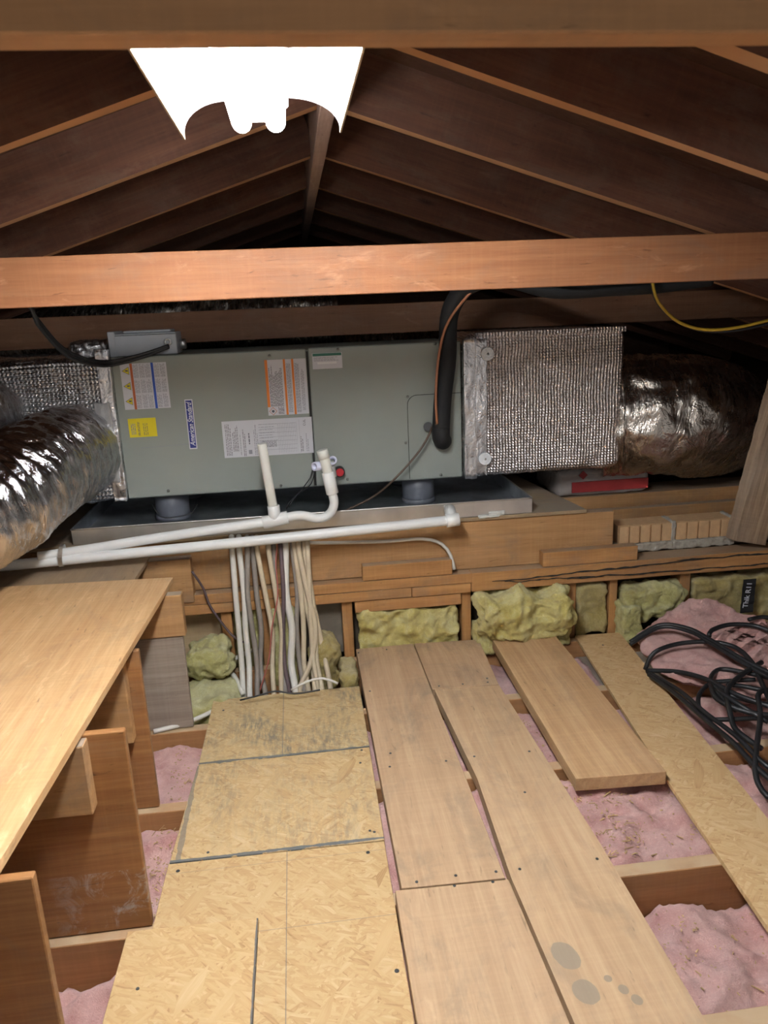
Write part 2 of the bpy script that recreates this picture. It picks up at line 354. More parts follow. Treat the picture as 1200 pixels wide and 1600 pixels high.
def spline(pts, step=.02, closed=False):
    P = [Vector(p) for p in pts]; out = []
    n = len(P)
    for i in range(n if closed else n - 1):
        g = (lambda k: P[k % n]) if closed else (lambda k: P[max(0, min(n - 1, k))])
        p0, p1, p2, p3 = g(i - 1), g(i), g(i + 1), g(i + 2)
        k = max(1, int((p2 - p1).length / step))
        for j in range(k):
            t = j / k
            out.append(.5 * ((2 * p1) + (p2 - p0) * t + (2 * p0 - 5 * p1 + 4 * p2 - p3) * t * t + (3 * p1 - p0 - 3 * p2 + p3) * t ** 3))
    if not closed: out.append(P[-1])
    return out
def sweep(bm, path, rad, seg=10, disp=None, flat=1.0, cap=True, up=Vector((0, 0, 1)), mat=0):
    n = len(path); rings = []; nrm = None; s = 0
    for i, p in enumerate(path):
        t = (path[min(n - 1, i + 1)] - path[max(0, i - 1)]).normalized()
        if nrm is None:
            nrm = up.cross(t)
            if nrm.length < .1: nrm = Vector((1, 0, 0)).cross(t)
            nrm.normalize()
        nrm = (nrm - t * nrm.dot(t)).normalized(); bn = t.cross(nrm)
        if i: s += (p - path[i - 1]).length
        ring = []
        for k in range(seg):
            a = 2 * PI * k / seg; r = rad(i / (n - 1), s) if callable(rad) else rad
            if disp: r += disp(s, a)
            ring.append(bm.verts.new(p + nrm * (math.cos(a) * r * flat) + bn * (math.sin(a) * r)))
        rings.append(ring)
    for i in range(n - 1):
        for k in range(seg):
            f = bm.faces.new((rings[i][k], rings[i][(k + 1) % seg], rings[i + 1][(k + 1) % seg], rings[i + 1][k])); f.material_index = mat
    if cap:
        for rg in (rings[0][::-1], rings[-1]):
            f = bm.faces.new(rg); f.material_index = mat
def cable(name, pts, r, m, parent=None, flat=1.0, seg=8, step=.02):
    pth = spline(pts, step); c = sum(pth, Vector()) / len(pth)
    bm = bmesh.new(); sweep(bm, [p - c for p in pth], r, seg, flat=flat)
    return link(name, bm, m, parent, c, smooth=True)
def rod(name, a, b, r, m, parent=None, seg=24, hollow=0.0):
    a, b = Vector(a), Vector(b); c = (a + b) / 2; bm = bmesh.new(); h = (b - a) / 2
    if hollow:
        pth = [-h, h]; t = (b - a).normalized()
        prof = [(-1, hollow), (-1, r), (1, r), (1, hollow)]
        nrm = t.orthogonal().normalized(); bn = t.cross(nrm); rs = []
        for s_, rr in prof: rs.append([bm.verts.new(h * s_ + (nrm * math.cos(2 * PI * k / seg) + bn * math.sin(2 * PI * k / seg)) * rr) for k in range(seg)])
        for i in range(4):
            A, B = rs[i], rs[(i + 1) % 4]
            for k in range(seg): bm.faces.new((A[k], A[(k + 1) % seg], B[(k + 1) % seg], B[k]))
    else:
        sweep(bm, [-h, -h * .98, h * .98, h], lambda t, s: r * (.96 if t in (0, 1) else 1), seg)
    o = link(name, bm, m, parent, c)
    for p in o.data.polygons: p.use_smooth = len(p.vertices) == 4
    return o
def nz(x, y, z, o=4): return noise.fractal(Vector((x, y, z)), 1.0, 2.0, o)
def lump(name, lo, hi, m, seed=0, amp=.02, sc=9, parent=None, nu=44, nv=26, nw=10, rnd=.35, droop=0.0, rot=(0, 0, 0), fold=0.0):
    """torn batt of glass wool: a rounded block with a billowing, fibrous surface"""
    lo, hi = Vector(lo), Vector(hi); c = (lo + hi) / 2; h = (hi - lo) / 2
    bm = bmesh.new(); N = (nu, nw, nv)
    vd = {}
    def V(i, j, k):
        if (i, j, k) not in vd: vd[(i, j, k)] = bm.verts.new(Vector((2 * i / N[0] - 1, 2 * j / N[1] - 1, 2 * k / N[2] - 1)))
        return vd[(i, j, k)]
    for ax in range(3):
        a, b2 = [x for x in range(3) if x != ax]
        for side in (0, N[ax]):
            for i in range(N[a]):
                for j in range(N[b2]):
                    def P(ii, jj):
                        q = [0, 0, 0]; q[ax] = side; q[a] = ii; q[b2] = jj; return V(*q)
                    bm.faces.new((P(i, j), P(i + 1, j), P(i + 1, j + 1), P(i, j + 1)))
    mh = min(h)
    for v in bm.verts:
        u = v.co.copy(); r = rnd * mh
        p = Vector((u[i] * h[i] for i in range(3)))
        q = Vector((max(-h[i] + r, min(h[i] - r, p[i])) for i in range(3)))
        d = p - q; d = d.normalized() * r if d.length > 1e-6 else d
        p = q + d; nn = d.normalized() if d.length > 1e-6 else Vector((0, 0, 1))
        w = c + p + Vector((seed * 3.1, seed * 1.7, seed))
        f = nz(w.x * sc, w.y * sc, w.z * sc) + .45 * nz(w.x * sc * 3, w.y * sc * 3, w.z * sc * 3)
        rg = -abs(nz(w.x * sc * .7 + 9, w.y * sc * .7, w.z * sc * .7, 3)) * fold
        p += nn * (f * amp + rg)
        p.z -= droop * (1 - u.x * u.x) * (1 - u.z) * .5
        v.co = p
    return link(name, bm, m, parent, c, rot, smooth=True)
TOPS = {}
def batt(name, x0, x1, y0, y1, ztop, m, seed, label, amp=.022, slope=0.0, group=None):
    """glass wool lying in a joist bay; the top billows"""
    nx = int((x1 - x0) / .012); ny = int((y1 - y0) / .012); c = Vector(((x0 + x1) / 2, (y0 + y1) / 2, -.15)); bm = bmesh.new(); g = []
    for i in range(nx + 1):
        row = []
        for j in range(ny + 1):
            x = x0 + (x1 - x0) * i / nx; y = y0 + (y1 - y0) * j / ny
            e = min(1, min(j, ny - j) / 4) ** .5
            f = nz(x * 7 + seed, y * 7, seed) + .5 * nz(x * 20 + seed, y * 20, seed) + .22 * nz(x * 60, y * 60, seed)
            cr = -abs(nz(x * 4 + seed * 2, y * 6, seed + 4, 3)) * 1.3 + .25
            z = ztop + slope * (y - y0) + amp * (f * .8 + cr) - .035 * (1 - e)
            TOPS.setdefault(name + str(seed), {})[(round(x / .03), round(y / .03))] = z
            row.append(bm.verts.new((x - c.x, y - c.y, z - c.z)))
        g.append(row)
    for i in range(nx):
        for j in range(ny): bm.faces.new((g[i][j], g[i + 1][j], g[i + 1][j + 1], g[i][j + 1]))
    bd = [g[i][0] for i in range(nx + 1)] + [g[nx][j] for j in range(1, ny + 1)] + [g[i][ny] for i in range(nx - 1, -1, -1)] + [g[0][j] for j in range(ny - 1, 0, -1)]
    lows = [bm.verts.new((v.co.x, v.co.y, -.04)) for v in bd]; n = len(bd)
    for i in range(n): bm.faces.new((bd[i], lows[i], lows[(i + 1) % n], bd[(i + 1) % n]))
    bm.faces.new(lows)
    return tag(link(name, bm, m, None, c, smooth=True), label, 'insulation', group)
def struct(o): o['kind'] = 'structure'; return o

# ================================================================== THE SETTING
struct(board('floor', (-3.2, .0, -.22), (3.2, 2.85, -.20), GYPS, warp=0, bev=0))
struct(board('floor_upper', (-3.2, 2.86, .26), (3.2, 6.3, .29), GYPS, warp=0, bev=0))
struct(board('wall_step', (-3.2, 2.85, -.2), (3.2, 2.87, .26), DARKW, warp=0, bev=0))
struct(board('wall_left', (-3.22, 0, -.2), (-3.2, 6.3, 1.2), SHEATH, warp=0, bev=0))
struct(board('wall_right', (3.2, 0, -.2), (3.22, 6.3, 1.2), SHEATH, warp=0, bev=0))
struct(board('wall_back', (-3.2, 6.3, .2), (3.2, 6.32, 2.0), SHEATH, warp=0, bev=0))
RX, RZ, SL, RH = .118, 1.772, .32, .147        # ridge x, height of the rafters' underside there, slope, rafter depth
for s in (-1, 1):
    L = 3.35 - s * RX
    bm = bmesh.new(); zt = RZ + RH
    for y0, y1 in [(0.0, 6.3)]:
        vs = [(RX, y0, zt), (RX + s * L, y0, zt - SL * L), (RX + s * L, y1, zt - SL * L), (RX, y1, zt)]
        a = [bm.verts.new(v) for v in vs]; b_ = [bm.verts.new((v[0], v[1], v[2] + .015)) for v in vs]
        bm.faces.new(a); bm.faces.new(b_[::-1])
        for i in range(4): bm.faces.new((a[i], a[(i + 1) % 4], b_[(i + 1) % 4], b_[i]))
    struct(link('ceiling', bm, SHEATH))
# floor joists and framing of the step
JY = [(.62, 'nearest'), (1.02, None), (1.42, None), (1.857, None), (2.272, None)]
JL = ['floor joist nearest the camera, mostly under the boards', 'floor joist below the upright plywood brace nearest the camera', 'bare floor joist between the oil-stained plank and the strand board strip, foreground',
      'floor joist crossing under the free end of the loose board', 'floor joist furthest back, under the far edge of the mouldy strand board']
for (y, _), lb in zip(JY, JL):
    tag(board('floor_joist', (-2.6, y, -.185), (2.6, y + .04, -.038), JOISTW, warp=.0015), lb, 'joist', 'floor joists')
tag(board('ledger_board', (-2.6, 2.672, -.185), (2.6, 2.712, -.038), JOISTW), 'wooden ledger at the foot of the short stud wall, dusty on top', 'joist')
# ridge and rafters
tag(board('ridge_board', (RX - .019, .0, RZ - .047), (RX + .019, 6.25, RZ + .14), RIDGEW), 'dark ridge board running along the peak of the roof', 'beam')
RY = [1.12, 1.53, 2.075, 2.70, 3.33, 3.95, 4.57, 5.19]
ordn = ['over the viewer, nearest of all', 'passing beside the lit fluorescent lamp', 'standing just behind the front tie beam', 'second behind the front tie beam', 'third behind the front tie beam', 'fourth behind the front tie beam', 'fifth behind the front tie beam', 'last and furthest back in the dark']
for s in (-1, 1):
    for y, od in zip(RY, ordn):
        L = (3.1 - s * RX) ; bm = bmesh.new(); a = math.atan(SL); ln = L / math.cos(a); n = 50
        # local x runs down the slope
        for i in range(n + 1):
            x = (i / n - .5) * ln
            for (yy, zz) in ((-.019, 0), (.019, 0), (.019, RH * math.cos(a)), (-.019, RH * math.cos(a))):
                w = noise.noise_vector(Vector((x * 2 + s, y * 9 + yy * 30, zz * 9)))
                v = bm.verts.new((x, yy + w.x * .0015, zz - RH * math.cos(a) / 2 + w.y * .002))
        bm.verts.ensure_lookup_table(); V = bm.verts
        for i in range(n):
            for k in range(4): bm.faces.new((V[i * 4 + k], V[i * 4 + (k + 1) % 4], V[i * 4 + 4 + (k + 1) % 4], V[i * 4 + 4 + k]))
        bm.faces.new([V[k] for k in range(4)]); bm.faces.new([V[n * 4 + k] for k in range(3, -1, -1)])
        xm = RX + s * (.019 + L / 2); zm = RZ + RH / 2 - SL * (.019 + L / 2)
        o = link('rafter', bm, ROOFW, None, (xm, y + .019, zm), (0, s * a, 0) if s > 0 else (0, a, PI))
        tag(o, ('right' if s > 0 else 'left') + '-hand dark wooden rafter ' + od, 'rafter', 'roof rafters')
# tie beams
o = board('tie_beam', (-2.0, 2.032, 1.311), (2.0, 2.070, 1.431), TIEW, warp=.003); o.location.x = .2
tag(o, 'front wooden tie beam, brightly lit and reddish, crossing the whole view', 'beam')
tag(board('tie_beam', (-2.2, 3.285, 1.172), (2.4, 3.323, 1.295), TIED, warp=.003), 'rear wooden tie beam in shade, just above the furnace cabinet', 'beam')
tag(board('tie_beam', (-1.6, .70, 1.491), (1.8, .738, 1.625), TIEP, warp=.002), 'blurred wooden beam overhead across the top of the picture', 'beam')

# ================================================================== short stud wall at the step
studs = [(-.345, -.305, 'just left of the cable bundle'), (-.198, -.165, 'half hidden behind the left grey cables'), (-.09, -.052, 'hidden behind the middle of the cable bundle'), (.115, .155, 'right of the cable bundle, beside the grey vapour sheet'), (.585, .622, 'at the left end of the bulging yellow batt'), (1.016, 1.05, 'between the bulging batt and the narrow batt'), (1.19, 1.222, 'right of the narrow flat batt'), (1.487, 1.53, 'left of the batt with the printed black band')]
for x0, x1, d in studs:
    tag(board('wall_stud', (x0, 2.722, -.045), (x1, 2.805, .196), STUDW, warp=.001), 'short wooden stud ' + d, 'stud', 'studs of the low wall')
tag(board('top_plate', (-1.0, 2.70, .236), (1.25, 2.79, .274), STUDW, warp=.002), 'left length of the dusty upper top plate behind the cables', 'plate')
# cracked right length with a long split
bmx = board('top_plate', (.62, 2.694, .2), (2.3, 2.79, .275), STUDW, warp=.003)
tag(bmx, 'thick cracked top plate under the clay bricks, with long black splits', 'plate')
bmx.location.z += 0
def crack(name, x0, x1, z0, z1, seed, w=.003):
    bm = bmesh.new(); n = 46; up, dn = [], []; c = Vector(((x0 + x1) / 2, 2.6915, (z0 + z1) / 2))
    for i in range(n + 1):
        t = i / n; x = x0 + (x1 - x0) * t; z = z0 + (z1 - z0) * t + nz(x * 9 + seed, seed, 0, 3) * .008
        ww = w * (math.sin(PI * t) ** .5) * (.5 + abs(nz(x * 30, seed, 2, 2)) * 2.2) + .0004
        for k, lst in ((1, up), (-1, dn)): lst.append([bm.verts.new(Vector((x, yy, z + k * ww)) - c) for yy in (2.6905, 2.6935)])
    for i in range(n):
        for yy in (0, 1): bm.faces.new((up[i][yy], up[i + 1][yy], dn[i + 1][yy], dn[i][yy]))
        for l_ in (up, dn): bm.faces.new((l_[i][0], l_[i + 1][0], l_[i + 1][1], l_[i][1]))
    return link(name, bm, CABD, bmx, c)
crack('split', .70, 1.62, .235, .262, 3, .002); crack('split', 1.45, 2.2, .262, .262, 8, .0022); crack('split', 1.0, 1.9, .222, .216, 12, .002); crack('split', .75, 1.15, .232, .222, 17, .0012)
tag(board('lower_plate', (-1.0, 2.70, .196), (.385, 2.79, .234), STUDW, warp=.002), 'left lower plate ending in a dark knot above the flat yellow batt', 'plate')
tag(board('lower_plate', (.387, 2.70, .196), (.618, 2.79, .234), STUDW, warp=.001), 'short lower plate between the knotty plate and the cracked plate', 'plate')
tag(board('filler_strip', (.165, 2.705, .148), (.58, 2.79, .193), STUDW, warp=.001), 'wooden filler strip directly above the flat yellow batt', 'plate')
tag(board('filler_strip', (.2, 2.70, .277), (.546, 2.742, .335), STUDW, warp=.001), 'dusty wooden strip below the curved white cable end', 'plate')
tag(board('filler_strip', (.903, 2.696, .277), (1.288, 2.742, .335), STUDW, warp=.001), 'dusty wooden block below the right end of the big beam', 'plate')
tag(board('support_beam', (-1.0, 2.745, .277), (1.205, 2.79, .47), BEAMW, warp=.003), 'wide wooden beam carrying the metal drain pan, cables hanging in front', 'beam')
tag(board('wood_block', (-.635, 2.69, .25), (-.43, 2.742, .42), BEAMW), 'thick wooden block at the left end of the big beam', 'block')
tag(slab('plywood_deck', [Vector(p) for p in [(-1.6, 2.735, .487), (1.09, 2.735, .487), (.95, 3.85, .487), (-1.6, 3.85, .487)]], .014, DECKW, ax='x'), 'dusty plywood deck under the metal drain pan', 'plywood')
for k, (y, lb) in enumerate([(3.2, 'deck framing beam hidden in the dark under the furnace'), (3.78, 'rear deck framing beam under the furnace')]):
    tag(board('deck_joist', (-1.6, y, .292), (1.0, y + .045, .472), JOISTW), lb, 'beam')
tag(board('rear_beam', (1.10, 3.02, .292), (2.6, 3.06, .395), BEAMW, warp=.003), 'wooden beam behind the clay bricks', 'beam')
tag(board('rear_beam', (1.00, 3.12, .292), (2.6, 3.30, .435), BEAMW, warp=.003), 'upper wooden beam under the white and red sack', 'beam')
# clay bricks
for x0, x1, n, lb in [(1.25, 1.477, 5, 'left ribbed tan clay brick on the cracked plate'), (1.492, 1.735, 5, 'right ribbed tan clay brick beside the leaning post')]:
    t = thing('clay_brick', lb, 'brick', ((x0 + x1) / 2, 2.80, .313), 'ribbed clay bricks')
    bm = bmesh.new(); c = Vector(((x0 + x1) / 2, 2.84, .350)); p = (x1 - x0) / n
    cube(bm, Vector((x0, 2.802, .314)) - c, Vector((x1, 2.90, .388)) - c, 0)
    for i in range(n): cube(bm, Vector((x0 + p * i + .003, 2.792, .314)) - c, Vector((x0 + p * (i + 1) - .003, 2.803, .387)) - c, .0035)
    link('ribbed_face', bm, CLAY, t, c)
    lump('mortar_bed', (x0 - .012, 2.785, .276), (x1 + .015, 2.89, .313), MORTAR, seed=x0, amp=.006, sc=30, parent=t, nu=40, nv=8, nw=10, rnd=.3)
    lump('mortar_joint', (x1 - .004, 2.792, .31), (x1 + .014, 2.89, .395), MORTAR, seed=x0 + 4, amp=.005, sc=30, parent=t, nu=8, nv=14, nw=10, rnd=.4)
# leaning post
a = at(1146, 846, Y=2.70); b = at(1208, 620, Y=2.70); bm = bmesh.new()
d = (b - a).normalized(); ln = .86; n = 30; sd = Vector((d.z, 0, -d.x))
c = a + d * ln / 2
for i in range(n + 1):
    for u, v in ((0, 0), (.14, .0), (.14, .045), (0, .045)):
        w = noise.noise_vector(Vector((i * .5, u * 20, v * 30)))
        bm.verts.new(a + d * (ln * i / n) + sd * (u + w.x * .006 + (0.02 if u == 0 and v == 0 else 0)) + Vector((0, v + w.y * .004 + .015 * (u == 0), 0)) - c)
bm.verts.ensure_lookup_table(); V = bm.verts
for i in range(n):
    for k in range(4): bm.faces.new((V[i * 4 + k], V[i * 4 + (k + 1) % 4], V[i * 4 + 4 + (k + 1) % 4], V[i * 4 + 4 + k]))
bm.faces.new([V[k] for k in range(4)]); bm.faces.new([V[n * 4 + k] for k in range(3, -1, -1)])
R3 = Matrix.Rotation(math.atan2(d.x, d.z), 3, 'Y') @ Matrix.Rotation(-PI / 2, 3, 'Y')
bmesh.ops.transform(bm, matrix=R3.inverted().to_4x4(), verts=bm.verts)
tag(link('leaning_post', bm, OLDW, None, c, R3.to_euler()), 'rough weathered post leaning right at the edge of the picture', 'post')
# what closes the cavities
tag(board('plywood_scrap', (-.62, 2.80, -.16), (-.35, 2.815, .19), PALEPLY, ax='x'), 'pale plywood showing behind the torn greenish wool, left of the cables', 'plywood')
tag(board('vapour_sheet', (-.05, 2.79, -.05), (.115, 2.80, .19), POLY, ax='z'), 'grey translucent sheet in the cavity right of the cables', 'sheet')
# wool batts in the wall
tag(lump('wall_batt', (.165, 2.70, -.055), (.575, 2.84, .155), YEL, 1, .024, 9, fold=.05, nu=60, nv=34), 'flat yellow glass wool batt under the filler strip', 'insulation', 'yellow batts in the low wall')
o = lump('wall_batt', (.628, 2.59, .02), (1.018, 2.80, .21), YEL, 5, .030, 9, fold=.05, nu=64, nv=36, nw=22, rnd=.6, droop=.03)
tag(o, 'large yellow batt bulging out over the loose board', 'insulation', 'yellow batts in the low wall')
tag(lump('wool_tuft', (.628, 2.65, -.05), (.70, 2.76, .06), YEL, 6, .012, 14, nu=22, nv=24), 'small yellow wool tuft at the left foot of the bulging batt', 'insulation')
tag(lump('wool_tuft', (.955, 2.66, -.045), (1.012, 2.77, .06), YEL, 9, .012, 14, nu=22, nv=24), 'small yellow wool tuft at the right foot of the bulging batt', 'insulation')
tag(lump('wall_batt', (1.053, 2.71, -.05), (1.187, 2.84, .185), YELD, 11, .008, 10, fold=.02, nu=30, nv=40), 'narrow upright yellow batt between two close studs', 'insulation', 'yellow batts in the low wall')
tag(lump('wall_batt', (1.23, 2.66, .015), (1.50, 2.80, .168), OLIVE, 14, .018, 10, fold=.03, nu=46, nv=30, nw=16, rnd=.6), 'crumpled greenish batt right of the narrow one', 'insulation', 'yellow batts in the low wall')
tag(lump('wool_tuft', (1.215, 2.64, -.05), (1.29, 2.74, .10), OLIVE, 15, .014, 12, nu=22, nv=30), 'greenish wool tuft hanging below the crumpled batt', 'insulation')
t = thing('printed_batt', 'dull yellow batt with a printed black band at the right edge', 'insulation', (1.8, 2.75, 0), 'yellow batts in the low wall')
lump('wool', (1.535, 2.70, -.06), (2.15, 2.82, .165), YELD, 19, .014, 9, fold=.03, parent=t, nu=70, nv=30)
bl = at(1152, 955, Y=2.66); tr = at(1178, 908, Y=2.66)
bm = bmesh.new(); bx0, bx1, bz0, bz1 = bl.x + .008, bl.x + .062, .03, .165; c = Vector(((bx0 + bx1) / 2, 2.668, (bz0 + bz1) / 2)); n = 20
for i in range(n + 1):
    z = bz0 + (bz1 - bz0) * i / n; yy = 2.672 + .006 * nz(z * 20, 3, 1) - .02 * (1 - i / n)
    for x, dy in ((bx0, 0), (bx1, 0), (bx1, .003), (bx0, .003)): bm.verts.new(Vector((x + (z - bz0) * .12, yy + dy, z)) - c)
bm.verts.ensure_lookup_table(); V = bm.verts
for i in range(n):
    for k in range(4): bm.faces.new((V[i * 4 + k], V[i * 4 + (k + 1) % 4], V[i * 4 + 4 + (k + 1) % 4], V[i * 4 + 4 + k]))
band = link('printed_band', bm, BLACKR, t, c)
def text(body, size, m, loc, rot, parent, name, shear=0.0, sx=1.0, thick=.0004, offset=0.0):
    cu = bpy.data.curves.new('t', 'FONT'); cu.body = body; cu.size = size; cu.align_x = 'CENTER'; cu.align_y = 'CENTER'; cu.shear = shear; cu.extrude = thick; cu.offset = offset
    o = bpy.data.objects.new('t', cu); C.objects.link(o); bpy.context.view_layer.update()
    me = bpy.data.meshes.new_from_object(o.evaluated_get(bpy.context.evaluated_depsgraph_get())); bpy.data.objects.remove(o)
    for v in me.vertices: v.co.x *= sx
    me.name = name; me.materials.clear(); me.materials.append(m)
    q = bpy.data.objects.new(name, me); C.objects.link(q); q.location = loc; q.rotation_euler = rot
    if parent: par(q, parent)
    return q
# standing text read from bottom to top, facing the viewer
def vrot(tilt=0.0): return (Matrix.Rotation(PI / 2, 3, 'X') @ Matrix.Rotation(PI / 2 + tilt, 3, 'Z')).to_euler()
text('Thik R11', .030, WHITEL, (c.x + .0, 2.655, c.z + .008), vrot(-.1), t, 'printed_text', offset=.0005)
tag(lump('wool_tuft', (-.48, 2.56, -.02), (-.30, 2.74, .105), OLIVE, 23, .022, 10, nu=36, nv=24, nw=20, rnd=.8, fold=.02), 'small torn greenish wool tuft against the pale plywood', 'insulation')
tag(lump('wool_pad', (-.50, 2.36, -.15), (-.28, 2.64, -.02), OLIVE, 29, .014, 12, nu=34, nv=26, nw=30, rnd=.7), 'greenish wool pad on the floor left of the cables', 'insulation')
tag(lump('wool_tuft', (-.16, 2.66, -.12), (-.27, 2.78, .16) if False else (-.07, 2.78, .19), OLIVE, 33, .014, 12, nu=22, nv=40), 'greenish wool seen between the hanging cables', 'insulation')
tag(lump('wool_tuft', (-.305, 2.74, -.12), (-.20, 2.82, .19), OLIVE, 34, .01, 12, nu=22, nv=40), 'greenish wool between the two leftmost studs', 'insulation')
tag(lump('wool_tuft', (-.02, 2.60, -.12), (.09, 2.75, .08), YELD, 36, .02, 12, nu=26, nv=34, nw=20, rnd=.7), 'dusty grey-yellow wool right of the cable bundle', 'insulation')
tag(lump('wool_tuft', (.085, 2.46, -.12), (.15, 2.66, -.0), YELD, 38, .012, 14, nu=18, nv=24, nw=26, rnd=.6), 'dusty wool end tucked beside the left plank', 'insulation')

# ================================================================== pink wool in the joist bays
batt('floor_batt', -1.3, 2.3, .665, 1.015, -.10, PINK, 2.3, 'pink glass wool in the bay nearest the camera, lower left and right corners', .03)
batt('floor_batt', -1.3, 2.4, 1.065, 1.415, -.095, PINK, 5.7, 'pink glass wool in front of the bare foreground joist', .042, slope=-.03)
batt('floor_batt', -1.3, 2.5, 1.465, 1.852, -.062, PINK, 9.1, 'pink glass wool under the free end of the loose board', .034)
batt('floor_batt', -1.3, 2.5, 1.902, 2.268, -.075, PINK, 13.9, 'dusty pink glass wool under the black cable coil', .022)
batt('floor_batt', .17, 1.02, 2.316, 2.668, -.075, PINKD, 17.2, 'pink glass wool seen in the gap left of the loose board', .02)
batt('floor_batt', 1.32, 2.5, 2.316, 2.668, -.075, PINK, 21.4, 'pink glass wool in the far right joist bay', .03)
tag(board('grey_scrap', (1.03, 2.33, -.14), (1.32, 2.66, -.10), GREYPLY), 'grey board at the bottom of the bay beside the strand board strip', 'board')
# thrown batts on the right
def blanket(name, pts, h, m, seed, label, amp=.02):
    """folded sheet of wool: polygon footprint given as (x, y, z) corners of a 2 x n strip"""
    A, B = pts; n = 60; k = 44; a_ = spline(A, .01); b_ = spline(B, .01)
    c = (sum(a_, Vector()) / len(a_) + sum(b_, Vector()) / len(b_)) / 2; bm = bmesh.new(); top = []; bot = []
    for i in range(n + 1):
        pa = a_[int((len(a_) - 1) * i / n)]; pb = b_[int((len(b_) - 1) * i / n)]; r1, r2 = [], []
        for j in range(k + 1):
            p = pa.lerp(pb, j / k); ex = min(1, min(j, k - j, i, n - i) / 5) ** .5
            wob = Vector((nz(p.x * 14, p.y * 14, seed), nz(p.y * 14, p.x * 14, seed + 5), 0)) * .012
            f = nz(p.x * 8 + seed, p.y * 8, seed) + .4 * nz(p.x * 24, p.y * 24, seed) - abs(nz(p.x * 5, p.y * 5, seed + 2, 3)) * .9
            z = p.z + f * amp
            r1.append(bm.verts.new(p + wob + Vector((0, 0, z - p.z + h * (ex - 1) * .5)) - c)); r2.append(bm.verts.new(p + wob + Vector((0, 0, -h * (.5 + .5 * ex) + f * amp * .6)) - c))
        top.append(r1); bot.append(r2)
    for i in range(n):
        for j in range(k):
            bm.faces.new((top[i][j], top[i + 1][j], top[i + 1][j + 1], top[i][j + 1])); bm.faces.new((bot[i][j], bot[i][j + 1], bot[i + 1][j + 1], bot[i + 1][j]))
    for i in range(n):
        for j in (0, k): bm.faces.new((top[i][j], top[i + 1][j], bot[i + 1][j], bot[i][j]))
    for j in range(k):
        for i in (0, n): bm.faces.new((top[i][j], top[i][j + 1], bot[i][j + 1], bot[i][j]))
    return tag(link(name, bm, m, None, c, smooth=True), label, 'insulation', 'loose pink batts at the right')
blanket('loose_batt', ([at(992, 985, Z=.07), at(1030, 1040, Z=.035), at(1110, 1065, Z=.03), at(1150, 1095, Z=.03)], [at(1040, 955, Z=.09), at(1105, 975, Z=.06), at(1180, 1000, Z=.06), at(1235, 1050, Z=.05)]), .05, PINK, 2, 'flat torn pink batt lying on the joists under the big cable loops')
blanket('loose_batt', ([at(1020, 965, Z=.08), at(1060, 975, Z=.07), at(1100, 990, Z=.06), at(1170, 990, Z=.06)], [at(1075, 928, Z=.16), at(1120, 935, Z=.14), at(1165, 955, Z=.12), at(1200, 965, Z=.12)]), .06, PINK, 6, 'pointed pink batt propped against the low wall')
blanket('loose_batt', ([at(1112, 990, Z=.09), at(1170, 1030, Z=.07), at(1230, 1050, Z=.07)], [at(1180, 962, Z=.10), at(1230, 970, Z=.10), at(1290, 990, Z=.10)]), .06, PINK, 11, 'rounded pink batt at the right edge behind the cable coil')

# ================================================================== walking boards
def screws(parent, pts, z, m=SCREWD, r=.0038):
    for x, y in pts:
        bm = bmesh.new(); bmesh.ops.create_cone(bm, cap_ends=True, segments=12, radius1=r, radius2=r * .9, depth=.0012); link('screw', bm, m, parent, (x, y, z + .0005))
def px(z, *p): return [tuple(at(x, y, Z=z)[:2]) for x, y in p]
A = lambda x, y, z: Vector((x, y, z))
o = slab('wide_plank', [A(.159, 2.70, 0), A(.158, 1.427, 0), A(.398, 1.420, 0), A(.385, 2.705, 0)], .037, PLANKW)
tag(o, 'left plank, far length, between the strand board and the dark crack', 'plank', 'planks laid over the joists')
screws(o, px(0, (651, 1378), (712, 1368), (775, 1362), (609, 1198), (697, 1189), (578, 1080), (610, 1177), (560, 1020), (604, 1015)), 0)
bm = None
o2 = slab('wide_plank', [A(.143, 1.423, 0), A(.133, .5, 0), A(.43, .5, 0), A(.404, 1.415, 0)], .037, PLANKW)
tag(o2, 'left plank, near length, with wavy grain down to the bottom of the picture', 'plank', 'planks laid over the joists')
screws(o2, px(0, (710, 1384), (770, 1378)), 0)
o = slab('wide_plank', [A(.389, 2.705, 0), A(.393, 2.327, 0), A(.625, 2.318, 0), A(.645, 2.69, 0)], .037, PLANKW)
tag(o, 'short dusty plank at the foot of the wall beside the left plank', 'plank', 'planks laid over the joists')
screws(o, px(0, (723, 1069), (761, 1060), (686, 1072)), 0)
STx = [((905 - 600), 0)]
PL = [A(.400, 2.323, 0), A(.424, 1.8, 0), A(.411, 1.42, 0), A(.440, .5, 0), A(.662, .5, 0), A(.654, 1.5, 0), A(.625, 2.314, 0)]
cc = sum(PL, Vector()) / len(PL)
def loc2(x, y):
    p = at(x, y, Z=0) - cc; return (p.y, -p.x)     # board's own axes
sp = []
for x, y, rx, ry, rot in [(884, 1493, .036, .026, .3), (915, 1549, .030, .024, .2), (974, 1546, .012, .010, .2), (995, 1562, .012, .010, .3), (950, 1529, .008, .008, 0)]:
    u, v = loc2(x, y); sp.append((u, v, rx, ry, rot))
STAINW = wood('stained_plank_wood', (.56, .39, .23), (.42, .27, .15), contrast=1.3, knots=.12, blotch=.2, grain=18, dirt=.4, spots=sp)
o = slab('wide_plank', PL, .037, STAINW)
tag(o, 'long wide plank with round grey oil stains near the bottom', 'plank', 'planks laid over the joists')
screws(o, px(0, (741, 1182), (827, 1174), (812, 1358), (933, 1342), (820, 1238), (762, 1066)), 0)
o = slab('loose_board', [A(.690, 2.668, .013), A(.683, 1.735, .013), A(.936, 1.722, .013), A(.938, 2.662, .013)], .04, LOOSEW)
